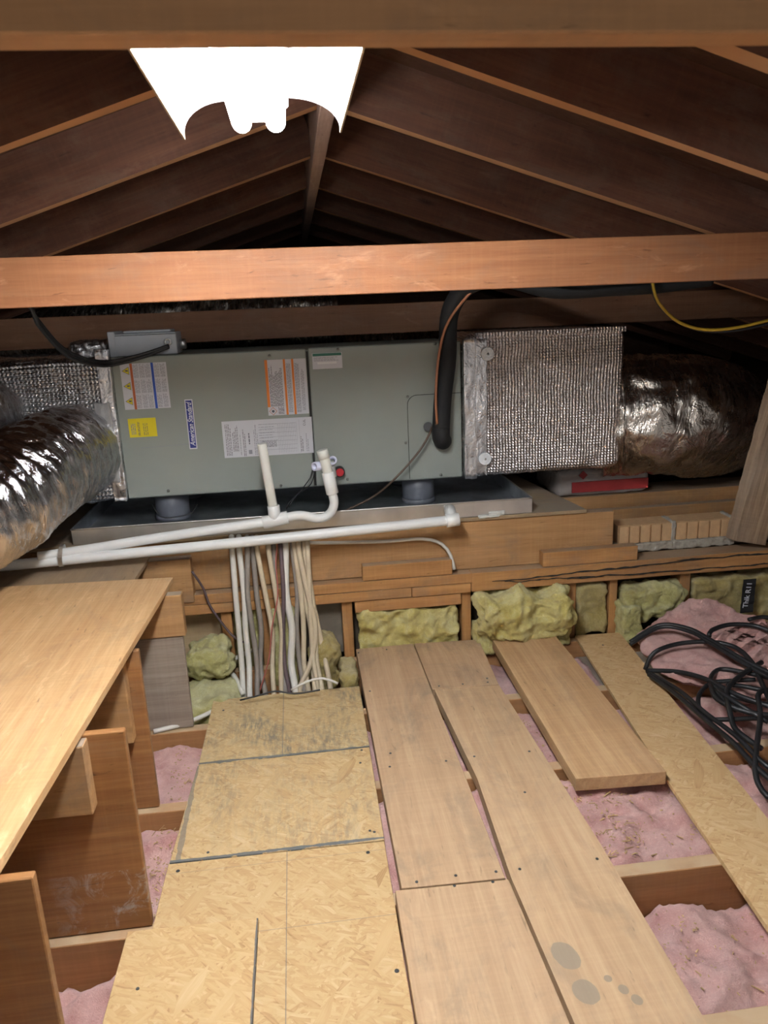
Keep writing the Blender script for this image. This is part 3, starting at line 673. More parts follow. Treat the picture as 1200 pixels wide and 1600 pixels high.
tag(o, 'short thick loose board with its free end over the pink wool', 'plank')
o = slab('strand_board_strip', [A(1.042, 2.70, -.024), A(.945, 1.70, -.024), A(.905, 1.14, -.024), A(.86, .5, -.024), A(1.03, .5, -.024), A(1.105, 1.40, -.024), A(1.225, 2.69, -.024)], .013, osb('strip_osb', (.92, .84, .75)))
tag(o, 'long narrow strand board strip running right of the loose board', 'board')
screws(o, px(-.024, (942, 1008)), -.024)
BL = (.10, .12, .13)
E1 = osb('mouldy_osb', (.90, .88, .80), .9, [(1, .17 - .16, .0012, .6, BL, False), (0, -.192, .006, .85, BL, True), (0, .198, .005, .6, BL, True)])
o = slab('strand_board', [A(-.362, 2.43, -.018), A(-.368, 2.037, -.018), A(.146, 2.045, -.018), A(.148, 2.435, -.018)], .019, E1)
tag(o, 'dirtiest, furthest strand board square in front of the cable bundle', 'board', 'strand board squares'); screws(o, px(-.018, (349, 1110), (565, 1172)), -.018)
E2 = osb('painted_edge_osb', (.94, .89, .80), .5, [(0, -.203, .006, .9, BL, True), (1, .252, .007, .6, BL, True)])
o = slab('strand_board', [A(-.370, 2.034, -.018), A(-.390, 1.624, -.018), A(.141, 1.618, -.018), A(.145, 2.041, -.018)], .019, E2)
tag(o, 'middle strand board square with a blue-black painted near edge', 'board', 'strand board squares'); screws(o, px(-.018, (563, 1192), (578, 1298), (325, 1332), (585, 1300)), -.018)
E3 = osb('near_osb', (.88, .81, .71), 0, [(1, .10 - .13 + .0, .0009, .7, BL, False), (0, .34, .0008, .5, BL, False), (0, .55, .0008, .4, BL, False)])
o = slab('strand_board', [A(-.392, 1.620, -.018), A(-.412, .45, -.018), A(.132, .45, -.018), A(.140, 1.614, -.018)], .018, E3)
tag(o, 'large clean strand board sheet in the foreground with pencil lines', 'board', 'strand board squares'); screws(o, px(-.018, (278, 1361), (620, 1517), (575, 1332)), -.018, r=.005)
o = slab('strand_board_offcut', [A(-.442, 1.400, 0), A(-.452, .45, 0), A(-.165, .45, 0), A(-.163, 1.393, 0)], .0165, osb('offcut_osb', (.92, .84, .72), 0, [(1, -.1405, .0028, .85, (.07, .09, .11), True)]))
tag(o, 'smooth strand board offcut lying on top of the foreground sheet, lower left', 'board')
screws(o, px(0, (215, 1545)), 0)

# ================================================================== raised plywood platform, left
ps = [A(-.445, 2.405, .452), A(-.50, 1.03, .482), A(-.52, .45, .492), A(-1.45, .45, .492), A(-1.45, 2.47, .452)]
tag(slab('platform_sheet', ps, .018, SHEETW), 'big warm plywood sheet raised on braces at the left, with long streaks', 'plywood')
tag(slab('platform_sheet', [A(-.578, 2.755, .427), A(-.592, 2.36, .427), A(-1.35, 2.36, .427), A(-1.28, 2.735, .427)], .016, DUSTYPLY, ax='y'), 'dusty grey-brown plywood sheet behind the big one, under the white pipes', 'plywood')
def gusset(y, x1, z1, mat, name, label, x0=-1.2, bx=None):
    t = thing(name, label, 'brace', ((x0 + x1) / 2, y, -.038), 'upright braces under the raised sheet')
    board('panel', (x0, y, -.036), (x1, y + .018, z1), mat, t, ax='x', warp=.002)
    if bx:
        xx, zz0, zz1, th = bx; board('cleat', (x0, y - th, zz0), (xx, y - .001, zz1), BEAMW, t, ax='x')
    return t
gusset(2.292, -.415, .29, GREYPLY, 'upright_brace', 'weathered grey plywood brace furthest back, nearest the cables', bx=None)
t = board('cleat_block', (-1.2, 2.286, .292), (-.405, 2.324, .432), BEAMW, ax='x'); tag(t, 'wooden crosspiece on top of the grey plywood brace, under the sheet corner', 'block')
gusset(1.880, -.458, .435, GUSSET, 'upright_brace', 'orange-brown plywood brace second from the back', bx=(-.492, .19, .436, .038))
gusset(1.446, -.402, .452, GUSSETS, 'upright_brace', 'large dark plywood brace with white scuffs in the middle', bx=(-.476, .29, .448, .038))
gusset(1.03, -.452, .455, GUSSET, 'upright_brace', 'nearest plywood brace at the lower left corner', bx=(-.545, .2, .45, .04))

# ================================================================== furnace
UY = 2.93
U = thing('furnace', 'grey-green horizontal furnace cabinet with labels, standing in a metal pan', 'furnace', (0, 3.2, .605))
board('cabinet', (-.668, UY + .006, .603), (.640, 3.48, 1.136), CAB, U, bev=.004, warp=0)
board('access_panel', (-.672, UY - .004, .606), (.044, UY + .005, 1.140), CAB, U, bev=.004, warp=0)
board('access_panel', (.053, UY - .004, .606), (.640, UY + .005, 1.142), CAB, U, bev=.004, warp=0)
board('panel_gap', (.044, UY + .0, .61), (.053, UY + .0055, 1.13), CABD, U, bev=0, warp=0)
F0 = UY - .0045
# inner rounded coil door, outlined
def poly_strip(name, pts, w, m, parent, y=F0):
    bm = bmesh.new(); c = Vector((sum(p[0] for p in pts) / len(pts), y, sum(p[1] for p in pts) / len(pts))); L_ = []
    for i, p in enumerate(pts):
        q0 = pts[max(0, i - 1)]; q1 = pts[min(len(pts) - 1, i + 1)]; d = Vector((q1[0] - q0[0], q1[1] - q0[1])).normalized(); n_ = Vector((-d.y, d.x)) * w
        L_.append([bm.verts.new(Vector((p[0] + s_ * n_.x, yy, p[1] + s_ * n_.y)) - c) for yy in (y - .0012, y + .001) for s_ in (1, -1)])
    for a_, b_ in zip(L_, L_[1:]):
        bm.faces.new((a_[0], a_[1], b_[1], b_[0])); bm.faces.new((a_[0], b_[0], b_[2], a_[2])); bm.faces.new((a_[1], a_[3], b_[3], b_[1]))
    return link(name, bm, m, parent, c)
arc = [(.425, .612), (.425, .90)] + [(.463 - .038 * math.cos(t_ / 6 * PI / 2), .906 + .038 * math.sin(t_ / 6 * PI / 2)) for t_ in range(1, 7)] + [(.640, .944)]
poly_strip('door_outline', arc, .0011, CABD, U)
poly_strip('door_outline', [(-.60, .80), (-.42, .805)], .0004, INKG, U)
def head(x, z, m=SCREW, r=.0055, parent=U):
    bm = bmesh.new(); bmesh.ops.create_uvsphere(bm, u_segments=12, v_segments=8, radius=r); link('screw', bm, m, parent, (x, F0, z), smooth=True)
for x, y in [(421, 556), (263, 767), (439, 759), (528, 546), (680, 537), (637, 620), (634, 692), (543, 749), (689, 742)]:
    p = at(x, y, Y=F0); head(p.x, p.z)
# --- labels
def quad(name, x0, x1, z0, z1, m, parent, d=1, thick=.0004, skew=0.0):
    bm = bmesh.new(); y = F0 - .0006 * d; c = Vector(((x0 + x1) / 2, y, (z0 + z1) / 2)); cube(bm, Vector((x0, y - thick, z0)) - c, Vector((x1, y, z1)) - c); return link(name, bm, m, parent, c)
def print_lines(name, x0, x1, z0, z1, m, parent, pitch=.0042, w=.0022, vert=True, d=2, gap=.25, seed=1):
    """rows of small illegible print"""
    rr = random.Random(seed); bm = bmesh.new(); y = F0 - .0006 * d; c = Vector(((x0 + x1) / 2, y, (z0 + z1) / 2))
    a0, a1, b0, b1 = (x0, x1, z0, z1) if vert else (z0, z1, x0, x1)
    a = a0
    while a + w < a1:
        b = b0; end = b1 - (rr.random() ** 2) * (b1 - b0) * gap
        while b < end:
            l = rr.uniform(.004, .014); e = min(b + l, end)
            q = [(a, b), (a + w, b), (a + w, e), (a, e)]
            if not vert: q = [(v, u) for u, v in q]
            bm.faces.new([bm.verts.new(Vector((u, y - .0004, v)) - c) for u, v in q]); b = e + rr.uniform(.0015, .003)
        a += pitch
    return link(name, bm, m, parent, c)
# warning label, upper left
lb = quad('warning_label', -.641, -.474, .947, 1.116, WHITEL, U)
quad('orange_stripe', -.606, -.597, .947, 1.116, RUST, lb, 2); quad('blue_stripe', -.530, -.521, .947, 1.116, BLUE, lb, 2)
for k in range(3):
    z0 = .951 + k * .056
    for x0, x1 in [(-.594, -.575), (-.572, -.554), (-.551, -.533), (-.518, -.500), (-.497, -.479)]: print_lines('small_print', x0, x1, z0, z0 + .05, INKG, lb, .0036, .0016, seed=k * 7 + int(x0 * -100), gap=.2)
    zc = z0 + .027; y = F0 - .0013; bm = bmesh.new(); c = Vector((-.622, y, zc)); bm.faces.new([bm.verts.new(v) for v in ((-.0145, 0, 0), (.012, 0, -.015), (.012, 0, .015))]); s1 = link('warning_triangle', bm, INK, lb, c)
    bm = bmesh.new(); bm.faces.new([bm.verts.new(v) for v in ((-.0115, -.0004, 0), (.0105, -.0004, -.0125), (.0105, -.0004, .0125))]); link('warning_triangle', bm, YELL, lb, c)
    quad('warning_sign', -.6235, -.614, zc - .0022, zc + .003, INK, lb, 4)
# yellow tag
lb = quad('yellow_label', -.637, -.535, .842, .913, YELL, U)
print_lines('small_print', -.628, -.608, .853, .895, INKG, lb, .0065, .003, seed=4); print_lines('small_print', -.603, -.595, .848, .905, INK, lb, .0042, .002, seed=5); print_lines('small_print', -.583, -.565, .849, .902, INK, lb, .0065, .002, seed=6)
# maker's badge
bd = quad('maker_badge', -.4215, -.3925, .785, .974, BADGEW, U); quad('badge_field', -.4185, -.3955, .789, .970, NAVY, bd, 2)
text('American Standard', .0265, BADGEW, (-.4065, F0 - .0019, .879), vrot(), bd, 'badge_lettering', shear=.35, sx=.80, offset=.0003)
# big orange striped label
lb = quad('caution_label', -.113, .042, .896, 1.105, WHITEL, U)
quad('orange_stripe', -.113, -.103, .928, 1.105, ORANGE, lb, 2); quad('orange_stripe', -.044, -.036, .896, 1.105, ORANGE, lb, 2); quad('orange_stripe', -.013, -.005, .896, 1.105, ORANGE, lb, 2)
print_lines('small_print', -.100, -.050, .93, 1.085, INK, lb, .0046, .0022, seed=11, gap=.3); print_lines('small_print', -.073, -.050, .900, .929, INK, lb, .0046, .0022, seed=12)
print_lines('small_print', -.033, -.017, .905, 1.09, INKG, lb, .0032, .0018, seed=13, gap=.05); print_lines('small_print', -.002, .016, .903, 1.09, INKG, lb, .0034, .0018, seed=14, gap=.05); print_lines('small_print', .020, .034, .91, 1.07, INKG, lb, .0042, .002, seed=15, gap=.1)
for r_, mm, dd in ((.0155, RUST, 3), (.0133, WHITEL, 3.4)):
    bm = bmesh.new(); bm.faces.new([bm.verts.new(v) for v in ((-r_, 0, 0), (0, 0, -r_), (r_, 0, 0), (0, 0, r_))]); link('flame_diamond', bm, mm, lb, (-.094, F0 - .0006 * dd, .912))
bm = bmesh.new(); bmesh.ops.create_circle(bm, cap_ends=True, segments=12, radius=.0052); link('flame_mark', bm, INK, lb, (-.094, F0 - .0027, .912), (PI / 2, 0, 0))
# data plate
lb = quad('data_label', -.293, .050, .742, .883, WHITEL, U)
for x0, x1, z0, z1, sd_, ik in [(-.282, -.262, .75, .872, 21, INK), (-.256, -.236, .765, .875, 22, INK), (-.229, -.223, .75, .865, 23, INKG), (-.217, -.206, .745, .872, 24, INK), (-.175, -.160, .747, .868, 26, INKG), (.003, .012, .75, .82, 27, INK), (.024, .036, .75, .82, 28, INKG)]:
    print_lines('small_print', x0, x1, z0, z1, ik, lb, .0058, .0022, seed=sd_, gap=.35)
print_lines('small_print', -.155, -.085, .80, .868, INKG, lb, .0105, .0016, vert=False, seed=31); print_lines('small_print', -.145, -.09, .776, .800, INK, lb, .005, .002, vert=False, seed=32, gap=0)
for k in range(7): quad('table_line', -.150, -.012, .764 + k * .0165, .7648 + k * .0165, INKG, lb, 2)
for k in range(12): quad('table_line', -.082 + k * .0065, -.0814 + k * .0065, .750, .866, INKG, lb, 2)
quad('table_line', .0, .0006, .745, .875, INKG, lb, 2); quad('approval_mark', -.199, -.186, .752, .768, INKG, lb, 2); text('CUL', .013, INK, (.021, F0 - .0016, .862), vrot(), lb, 'approval_mark')
print_lines('small_print', -.196, -.188, .79, .835, INK, lb, .008, .004, seed=41)
# small green headed label on the right panel
lb = quad('notice_label', .067, .180, 1.062, 1.121, WHITEL, U); quad('green_header', .069, .178, 1.110, 1.120, GREEN, lb, 2); print_lines('small_print', .073, .17, 1.092, 1.108, INKG, lb, .004, .0015, vert=False, seed=51); quad('bar_mark', .085, .158, 1.080, 1.088, ENAM, lb, 2)
# electrical disconnect on top
jb = thing('junction_box', 'light grey metal wiring box on top of the furnace, cables entering it', 'box', (-.54, 3.0, 1.14))
board('body', (-.655, 2.96, 1.141), (-.432, 3.10, 1.222), BOXG, jb, bev=.003, warp=0)
board('lid', (-.678, 2.952, 1.140), (-.652, 3.106, 1.232), BOXG, jb, bev=.003, warp=0); board('cover', (-.625, 2.975, 1.223), (-.452, 3.09, 1.232), BOXG, jb, bev=.003, warp=0)
board('seam', (-.652, 2.9575, 1.215), (-.432, 2.9605, 1.217), CABD, jb, bev=0, warp=0)
rod('cable_gland', (-.462, 2.945, 1.188), (-.462, 2.962, 1.186), .013, GALVL, jb, hollow=.008); rod('conduit_fitting', (-.431, 3.03, 1.175), (-.408, 3.03, 1.175), .019, GALVL, jb)
pts = [at(30, 460, Y=2.35), at(60, 505, Y=2.45), at(105, 552, Y=2.65), at(160, 568, Y=2.86), at(215, 558, Y=2.90), at(264, 541, Y=2.945)]
for k, (dx, dz) in enumerate([(0, 0), (.004, -.011), (.0, .010)]):
    q = [p + Vector((dx * (1 - i / 5), -.002 * k, dz * (1 - (i / 5)) + dz * .3)) for i, p in enumerate(pts)]
    q = [q[0] + Vector((-.22, .02, .12))] + q
    tag(cable('black_cable', q, .0062, BLACKR, step=.015), ['middle', 'lower', 'upper'][k] + ' black cable sagging from the front tie beam to the wiring box', 'cable', 'black cables into the wiring box')

# ================================================================== drain pan and feet
P = thing('drain_pan', 'shallow galvanised metal drain pan under the furnace', 'pan', (0, 3.1, .488))
px0, px1, py0, py1 = -.845, .872, 2.745, 3.56
board('pan_bottom', (px0, py0, .4885), (px1, py1, .4915), GALV, P, bev=0, warp=0)
board('rim', (px0, py0 - .0012, .4885), (px1, py0 + .001, .545), GALVL, P, bev=0, warp=0); board('rim', (px0, py1 - .001, .4885), (px1, py1 + .001, .545), GALV, P, bev=0, warp=0)
board('rim', (px0 - .001, py0, .4885), (px0 + .001, py1, .545), GALV, P, bev=0, warp=0); board('rim', (px1 - .001, py0, .4885), (px1 + .001, py1, .545), GALV, P, bev=0, warp=0)
rod('rolled_edge', (px0, py0, .546), (px1, py0, .546), .0035, GALVL, P); rod('rolled_edge', (px1, py0, .546), (px1, py1, .546), .0035, GALVL, P); rod('rolled_edge', (px0, py1, .546), (px1, py1, .546), .0035, GALV, P); rod('rolled_edge', (px0, py0, .546), (px0, py1, .546), .0035, GALV, P)
lump('caulk', (.70, 2.734, .487), (.765, 2.75, .503), CAULK, 2, .004, 40, P, nu=20, nv=8, rnd=.8); lump('caulk', (.66, 2.728, .483), (.74, 2.745, .492), CAULK, 3, .004, 40, P, nu=20, nv=8, rnd=.8)
for x, y, lbl in [(-.528, 3.03, 'grey pipe foot under the left end of the furnace'), (.474, 3.03, 'grey pipe foot under the right part of the furnace'), (-.528, 3.38, 'rear grey pipe foot under the left end of the furnace'), (.474, 3.38, 'rear grey pipe foot under the right part of the furnace')]:
    t = thing('pipe_support', lbl, 'support', (x, y, .492), 'grey pipe feet'); rod('tube', (x, y, .492), (x, y, .602), .066, GREYPVC, t, seg=40); rod('foot_ring', (x, y, .4925), (x, y, .512), .069, GREYPVC, t, seg=40)
tag(cable('thin_wire', [(-.59, 2.95, .57), (-.56, 2.93, .525), (-.50, 2.93, .52), (-.44, 2.94, .53), (-.42, 2.95, .56)], .0022, BLACKR), 'thin black wire looped round the left grey pipe foot', 'wire')
tag(cable('thin_wire', [(.045, 2.91, .70), (.03, 2.90, .65), (-.02, 2.86, .60), (-.06, 2.83, .57), (-.07, 2.82, .55)], .0022, BLACKR), 'thin black wire hanging between the two white upright pipes', 'wire')
tag(cable('thin_wire', [(.055, 2.91, .70), (.03, 2.87, .63), (-.03, 2.82, .60), (-.06, 2.8, .56)], .0022, BLACKR), 'second thin black wire dropping beside the trap', 'wire')

# ================================================================== white pipes
D = thing('drain_line', 'white pipe with a tee, upright vent and curved trap below the furnace', 'pipe', (0, 2.66, .5))
R1 = .0185
def pc(name, pts, r, m, par_, step=.01): return cable(name, pts, r, m, par_, seg=20, step=step)
tee = at(430, 812, Y=2.655)
pc('pipe', [at(413, 816, Y=2.655), at(250, 840, Y=2.645), at(140, 858, Y=2.638), at(60, 870, Y=2.62)], .0175, PVC, D)
rod('tee_fitting', at(411, 817, Y=2.655), at(450, 808, Y=2.655), .0235, PVC, D); rod('tee_branch', tee, at(427, 790, Y=2.655), .022, PVC, D)
rod('vent_pipe', at(428, 800, Y=2.655), at(409, 693, Y=2.64), .0165, PVCC, D)
pc('trap_bend', [at(445, 809, Y=2.655), at(470, 805, Y=2.655), at(497, 810, Y=2.66), at(515, 803, Y=2.66), at(522, 787, Y=2.66), at(519, 770, Y=2.66)], .0165, PVC, D)
rod('trap_riser', at(519.5, 771, Y=2.66), at(512, 738, Y=2.66), .0225, PVC, D); rod('trap_riser', at(513, 742, Y=2.66), at(506, 712, Y=2.66), .0185, PVCC, D); rod('cap', at(507, 716, Y=2.66), at(503, 703, Y=2.66), .0205, PVCC, D)
p0 = at(510, 727, Y=2.70); rod('cross_stub', p0, at(491, 729, Y=2.66), .0165, PVCL, D, hollow=.010); rod('cross_stub', p0 + Vector((.02, 0, .01)), at(520, 719, Y=2.66), .0155, PVCL, D, hollow=.010)
rod('union', at(517, 722, Y=2.76), at(521, 745, Y=2.76), .013, PVC, D)
M2 = thing('overflow_line', 'long straight white pipe from the pan elbow, sloping down to the left', 'pipe', (0, 2.64, .49))
e0 = at(704, 813, Y=2.63)
pc('pipe', [e0, at(400, 845, Y=2.625), at(60, 879, Y=2.62), at(-40, 888, Y=2.60)], R1, PVC, M2)
rod('elbow', at(697, 814, Y=2.63), at(717, 811, Y=2.63), .0245, PVC, M2); rod('elbow_socket', at(706, 811, Y=2.63), at(703, 796, Y=2.715), .021, PVC, M2); rod('clamp_ring', at(702, 798, Y=2.716), at(702, 796, Y=2.738), .022, GALVL, M2, hollow=.015)
sx = at(97, 868, Y=2.62); bm = bmesh.new(); rr = [Vector((.006 * math.sin(a_), .026 * math.cos(a_), .040 * math.sin(a_))) for a_ in [2 * PI * k / 24 for k in range(24)]]
for k in range(24):
    q0, q1 = rr[k], rr[(k + 1) % 24]
    f = bm.faces.new([bm.verts.new(v) for v in (q0 + Vector((-.007, 0, 0)), q1 + Vector((-.007, 0, 0)), q1 + Vector((.007, 0, 0)), q0 + Vector((.007, 0, 0)))])
tag(link('pipe_strap', bm, GALVL, None, sx, smooth=True), 'small metal strap holding the two white pipes together', 'strap')
# red plug beside trap
rp = at(531, 738, Y=2.895); rod('drain_plug', rp + Vector((-.0, .03, .0)), rp, .0205, BLACKR, U); rod('red_plug_face', rp + Vector((0, .01, 0)), rp + Vector((0, -.004, 0)), .0155, RED, U)

# ================================================================== foil boxes and ducts
def foilbox(name, lo, hi, m, parent, amp=.006, seed=0, n=60):
    o = lump(name, lo, hi, m, seed, amp, 12, parent, nu=n, nv=int(n * .9), nw=20, rnd=.12); return o
B1 = thing('insulated_plenum', 'square plenum wrapped in silver bubble foil right of the furnace', 'duct', (.97, 3.2, .6))
foilbox('foil_wrap', (.648, 2.905, .605), (1.298, 3.46, 1.165), FOILBOX, B1)
foilbox('edge_tape', (.645, 2.897, .603), (.693, 2.925, 1.150), TAPE, B1, .004, 3, 30); foilbox('edge_tape', (.69, 2.893, .612), (.735, 2.92, 1.148), TAPE, B1, .005, 5, 30)
foilbox('edge_tape', (.70, 2.903, 1.150), (1.295, 2.935, 1.170), FOILBOX, B1, .004, 7, 40)
for x, y in [(762, 553), (758, 717)]:
    p = at(x, y, Y=2.876); bm = bmesh.new(); bmesh.ops.create_cone(bm, cap_ends=True, segments=32, radius1=.0262, radius2=.0245, depth=.005, matrix=Matrix.Rotation(PI / 2, 4, 'X'))
    w = link('fixing_washer', bm, PLAW, B1, p); bm = bmesh.new(); bmesh.ops.create_uvsphere(bm, u_segments=10, v_segments=6, radius=.004); link('pin', bm, SCREW, w, p + Vector((0, -.004, 0)))
B2 = thing('insulated_plenum', 'foil wrapped plenum left of the furnace, joined by two flexible ducts', 'duct', (-.95, 3.2, .6))
foilbox('foil_wrap', (-1.30, 2.915, .60), (-.676, 3.48, 1.145), FOILBOXZ, B2, .010, 12)
foilbox('edge_tape', (-.72, 2.905, .60), (-.672, 2.93, 1.17), TAPE, B2, .006, 14, 30)
foilbox('mastic_seam', (-.745, 2.898, .68), (-.69, 2.93, .98), plain('grey_mastic', (.42, .42, .42), .6, sc=30, bump=.4), B2, .006, 18, 30)
def duct(name, pts, r0, m, label, pitch=.05, ripple=.05, wr=.06, seed=0, fl=1.0, parent=None, r1=None, aniso=26):
    pth = spline(pts, .009); c = sum(pth, Vector()) / len(pth); bm = bmesh.new()
    def rad(t, s): return r0 if r1 is None else r0 + (r1 - r0) * t
    def dp(s, a):
        x, y = math.cos(a), math.sin(a)
        f = nz(x * 1.5 + seed, y * 1.5, s * 9, 4) * wr * .45
        g = -abs(nz(x * 1.8 + s * 3 + seed, y * 1.8 - s * 4, s * (aniso * .9) + seed, 3)) * wr * .8
        k = 1 - abs(math.sin(PI * (s / pitch + .25 * nz(x, y, s * 3 + seed, 2)))) ** .7
        return r0 * (f + g - k * ripple)
    sweep(bm, [p - c for p in pth], rad, 110, disp=dp, flat=fl)
    o = link(name, bm, m, parent, c, smooth=True)
    at_ = o.data.attributes.new('wrinkle', 'FLOAT_VECTOR', 'POINT'); s_ = 0
    for i, p in enumerate(pth):
        if i: s_ += (p - pth[i - 1]).length
        for k in range(110):
            a_ = 2 * PI * k / 110; at_.data[i * 110 + k].vector = (math.cos(a_) * .8 + s_ * 1.5, math.sin(a_) * .8 - s_ * 2.0, s_ * aniso)
    return o if parent else tag(o, label, 'duct')
duct('flexible_duct', [(-.85, 3.0, .80), (-.845, 2.82, .805), (-.89, 2.58, .79), (-.94, 2.38, .745), (-1.04, 2.14, .72), (-1.25, 1.92, .70)], .178, FOILD, 'large crinkled silver flexible duct curving down at the left, in front', .052, .035, .10, 3)
duct('flexible_duct', [(-1.15, 3.05, .93), (-1.20, 2.85, .94), (-1.30, 2.70, .92), (-1.50, 2.55, .87), (-1.8, 2.42, .82)], .185, FOILD, 'silver flexible duct leaving the left plenum behind the front one', .05, .03, .10, 7)
duct('flexible_duct', [(1.30, 3.16, .78), (1.38, 3.14, .785), (1.5, 3.10, .785), (1.68, 3.12, .77), (1.88, 3.26, .72), (2.05, 3.55, .70)], .262, FOILR, 'fat crumpled foil duct curving away right of the square plenum', .3, .02, .11, 11, aniso=10)
duct('flexible_duct', [(-1.35, 3.95, 1.14), (-.9, 3.72, 1.22), (-.3, 3.62, 1.245), (.2, 3.64, 1.22)], .15, FOILR, 'dark shiny duct crossing behind the rear tie beam', .05, .04, .1, 17)
duct('flexible_duct', [(-.25, 3.86, 1.0), (.1, 3.80, 1.05), (.5, 3.80, 1.05), (.9, 3.9, .98)], .17, FOILR, 'shiny duct peeking over the top of the furnace', .05, .04, .1, 27)
lump_ = lump('foil_scrap', (-.86, 3.06, 1.14), (-.70, 3.20, 1.20), TAPE, 44, .012, 14, None, nu=30, nv=16, rnd=.8); tag(lump_, 'crumpled foil scrap on the left plenum beside the wiring box', 'foil')
# rust red felt-tip mark on left plenum omitted
# sack
sk = thing('sack', 'white sack with a red band lying under the square foil plenum', 'sack', (1.33, 3.2, .44))
lump('bag', (1.10, 3.12, .438), (1.53, 3.42, .562), PAPER, 50, .006, 10, sk, nu=50, nv=20, nw=24, rnd=.5)
board('red_band', (1.17, 3.113, .458), (1.52, 3.120, .505), BAGRED, sk, warp=.001, bev=.001)
bm = bmesh.new(); bm.faces.new([bm.verts.new(v) for v in ((-.02, 0, 0), (0, 0, -.02), (.02, 0, 0), (0, 0, .02))]); link('printed_mark', bm, BAGRED, sk, (1.22, 3.114, .535))

# ================================================================== lineset, wires
K = thing('refrigerant_line', 'thick black foam insulated pipe rising from the furnace', 'pipe', (.56, 2.88, .76))
pts = [at(689, 672, Y=2.86), at(692, 620, Y=2.86), at(699, 560, Y=2.86), at(701, 500, Y=2.86), at(711, 470, Y=2.84), at(733, 445, Y=2.78), at(780, 434, Y=2.70), at(860, 455, Y=2.62), at(950, 452, Y=2.56), at(1030, 447, Y=2.56), at(1110, 436, Y=2.56)]
cable('foam_sleeve', pts, lambda t, s: .034 if s < .62 else .034 - min(.010, (s - .62) * .05), BLACKF, K, seg=24)
el = at(690, 683, Y=2.86); cable('elbow', [at(689, 668, Y=2.86), at(689, 680, Y=2.862), at(690, 687, Y=2.88), at(692, 689, Y=2.925)], .0345, BLACKF, K, seg=24, step=.006)
rod('grommet', (at(669, 667, Y=2.925)), at(669, 667, Y=2.905), .0185, BLACKR, K)
tag(cable('thin_orange_line', [at(683, 662, Y=2.83), at(681, 620, Y=2.82), at(685, 560, Y=2.82), at(697, 510, Y=2.81), at(722, 472, Y=2.78), at(752, 444, Y=2.74), at(800, 430, Y=2.6), at(880, 441, Y=2.5), at(960, 441, Y=2.5), at(1010, 436, Y=2.5)], .0052, COPPER), 'thin orange line strapped along the black foam pipe', 'pipe')
tag(cable('control_wire', [at(683, 662, Y=2.83), at(675, 668, Y=2.88), at(672, 676, Y=2.88), at(655, 705, Y=2.88), at(620, 745, Y=2.87), at(585, 775, Y=2.82), at(540, 798, Y=2.79)], .0042, BROWNWIRE), 'brown control wire sagging from the grommet down to the pan', 'wire')
tag(cable('yellow_and_black_wire', [at(1018, 432, Y=2.5), at(1024, 462, Y=2.5), at(1036, 482, Y=2.5), at(1062, 504, Y=2.5), at(1100, 515, Y=2.48), at(1150, 512, Y=2.46), at(1215, 497, Y=2.44)], .0052, YELWIRE), 'yellow wire sagging below the tie beam at the right', 'wire')
tag(cable('black_wire', [at(1017, 432, Y=2.51), at(1021, 458, Y=2.51), at(1032, 480, Y=2.508), at(1060, 503, Y=2.508), at(1100, 517, Y=2.488), at(1152, 516, Y=2.47), at(1215, 502, Y=2.45)], .0052, BLACKR), 'black wire twisted with the yellow wire at the right', 'wire')

# ================================================================== hanging house cables
specs = [  # top x, bottom x, bottom y, material, radius, look
 (362, 380, 1086, WIREW, .0085, 'white', 'leftmost'), (373, 390, 1084, WIREW, .0085, 'white', 'second from the left'),
 (386, 402, 1080, WIREG, .0078, 'grey', 'third from the left'), (394, 415, 1086, WIREG, .0078, 'grey', 'fourth from the left'),
 (401, 428, 1084, WIREC, .0075, 'cream', 'slanting right of the grey pair'), (419, 440, 1082, WIREC, .0075, 'cream', 'straight, right of the slanting cream one'),
 (427, 446, 1080, WIREG, .0072, 'grey', 'beside the thin red wire'), (445, 462, 1080, WIREW, .0105, 'white', 'wide printed, in the middle'),
 (438, 452, 1080, WIREP, .0065, 'dark brown', 'tucked behind the wide white one'), (456, 475, 1078, WIREG, .0072, 'grey', 'right of the wide white one'),
 (460, 482, 1079, WIREC, .0078, 'cream', 'first of the right cluster'), (466, 468, 1078, WIREC, .0078, 'cream', 'crossing the right cluster'),
 (471, 492, 1078, WIREC, .0078, 'cream', 'third of the right cluster'), (475, 503, 1076, WIREC, .0078, 'cream', 'fourth of the right cluster'),
 (480, 497, 1077, WIREC, .0075, 'cream', 'fifth of the right cluster'), (479, 516, 1074, WIREC, .0080, 'cream', 'rightmost, bowing outward')]
rc = random.Random(5)
for k, (tx, bx_, by_, m_, r_, colr, where) in enumerate(specs):
    y0 = 2.688 - .010 * (k % 3); wv = [rc.uniform(-4, 4) for _ in range(3)]
    if 'crossing' in where: wv = [14, 26, 18]
    if 'slanting' in where: wv = [6, 10, 4]
    pts = [at(tx, 838, Y=2.735), at(tx, 848, Y=y0 + .005), at(tx + 1, 862, Y=y0)]
    for j, t_ in enumerate((.3, .55, .8)):
        pts.append(at(tx + (bx_ - tx) * (t_ * .95) + wv[j], 862 + (by_ - 862) * t_, Y=y0 - .02 - .10 * t_ ** 1.6))
    pts.append(at(bx_, by_, Y=2.53)); e = pts[-1]; pts.append(e + Vector((0, -.03, -.10)))
    tag(cable('hanging_cable', pts, r_, m_, flat=1.25, seg=10), colr + ' flat cable hanging in the bundle, ' + where, 'cable', 'cables hanging behind the strand board')
tag(cable('thin_red_wire', [at(434, 850, Y=2.68), at(431, 880, Y=2.66), at(434, 930, Y=2.62), at(425, 980, Y=2.58), at(420, 1030, Y=2.55), at(405, 1082, Y=2.53)], .0024, WIRER), 'thin red and white wire among the hanging cables', 'wire')
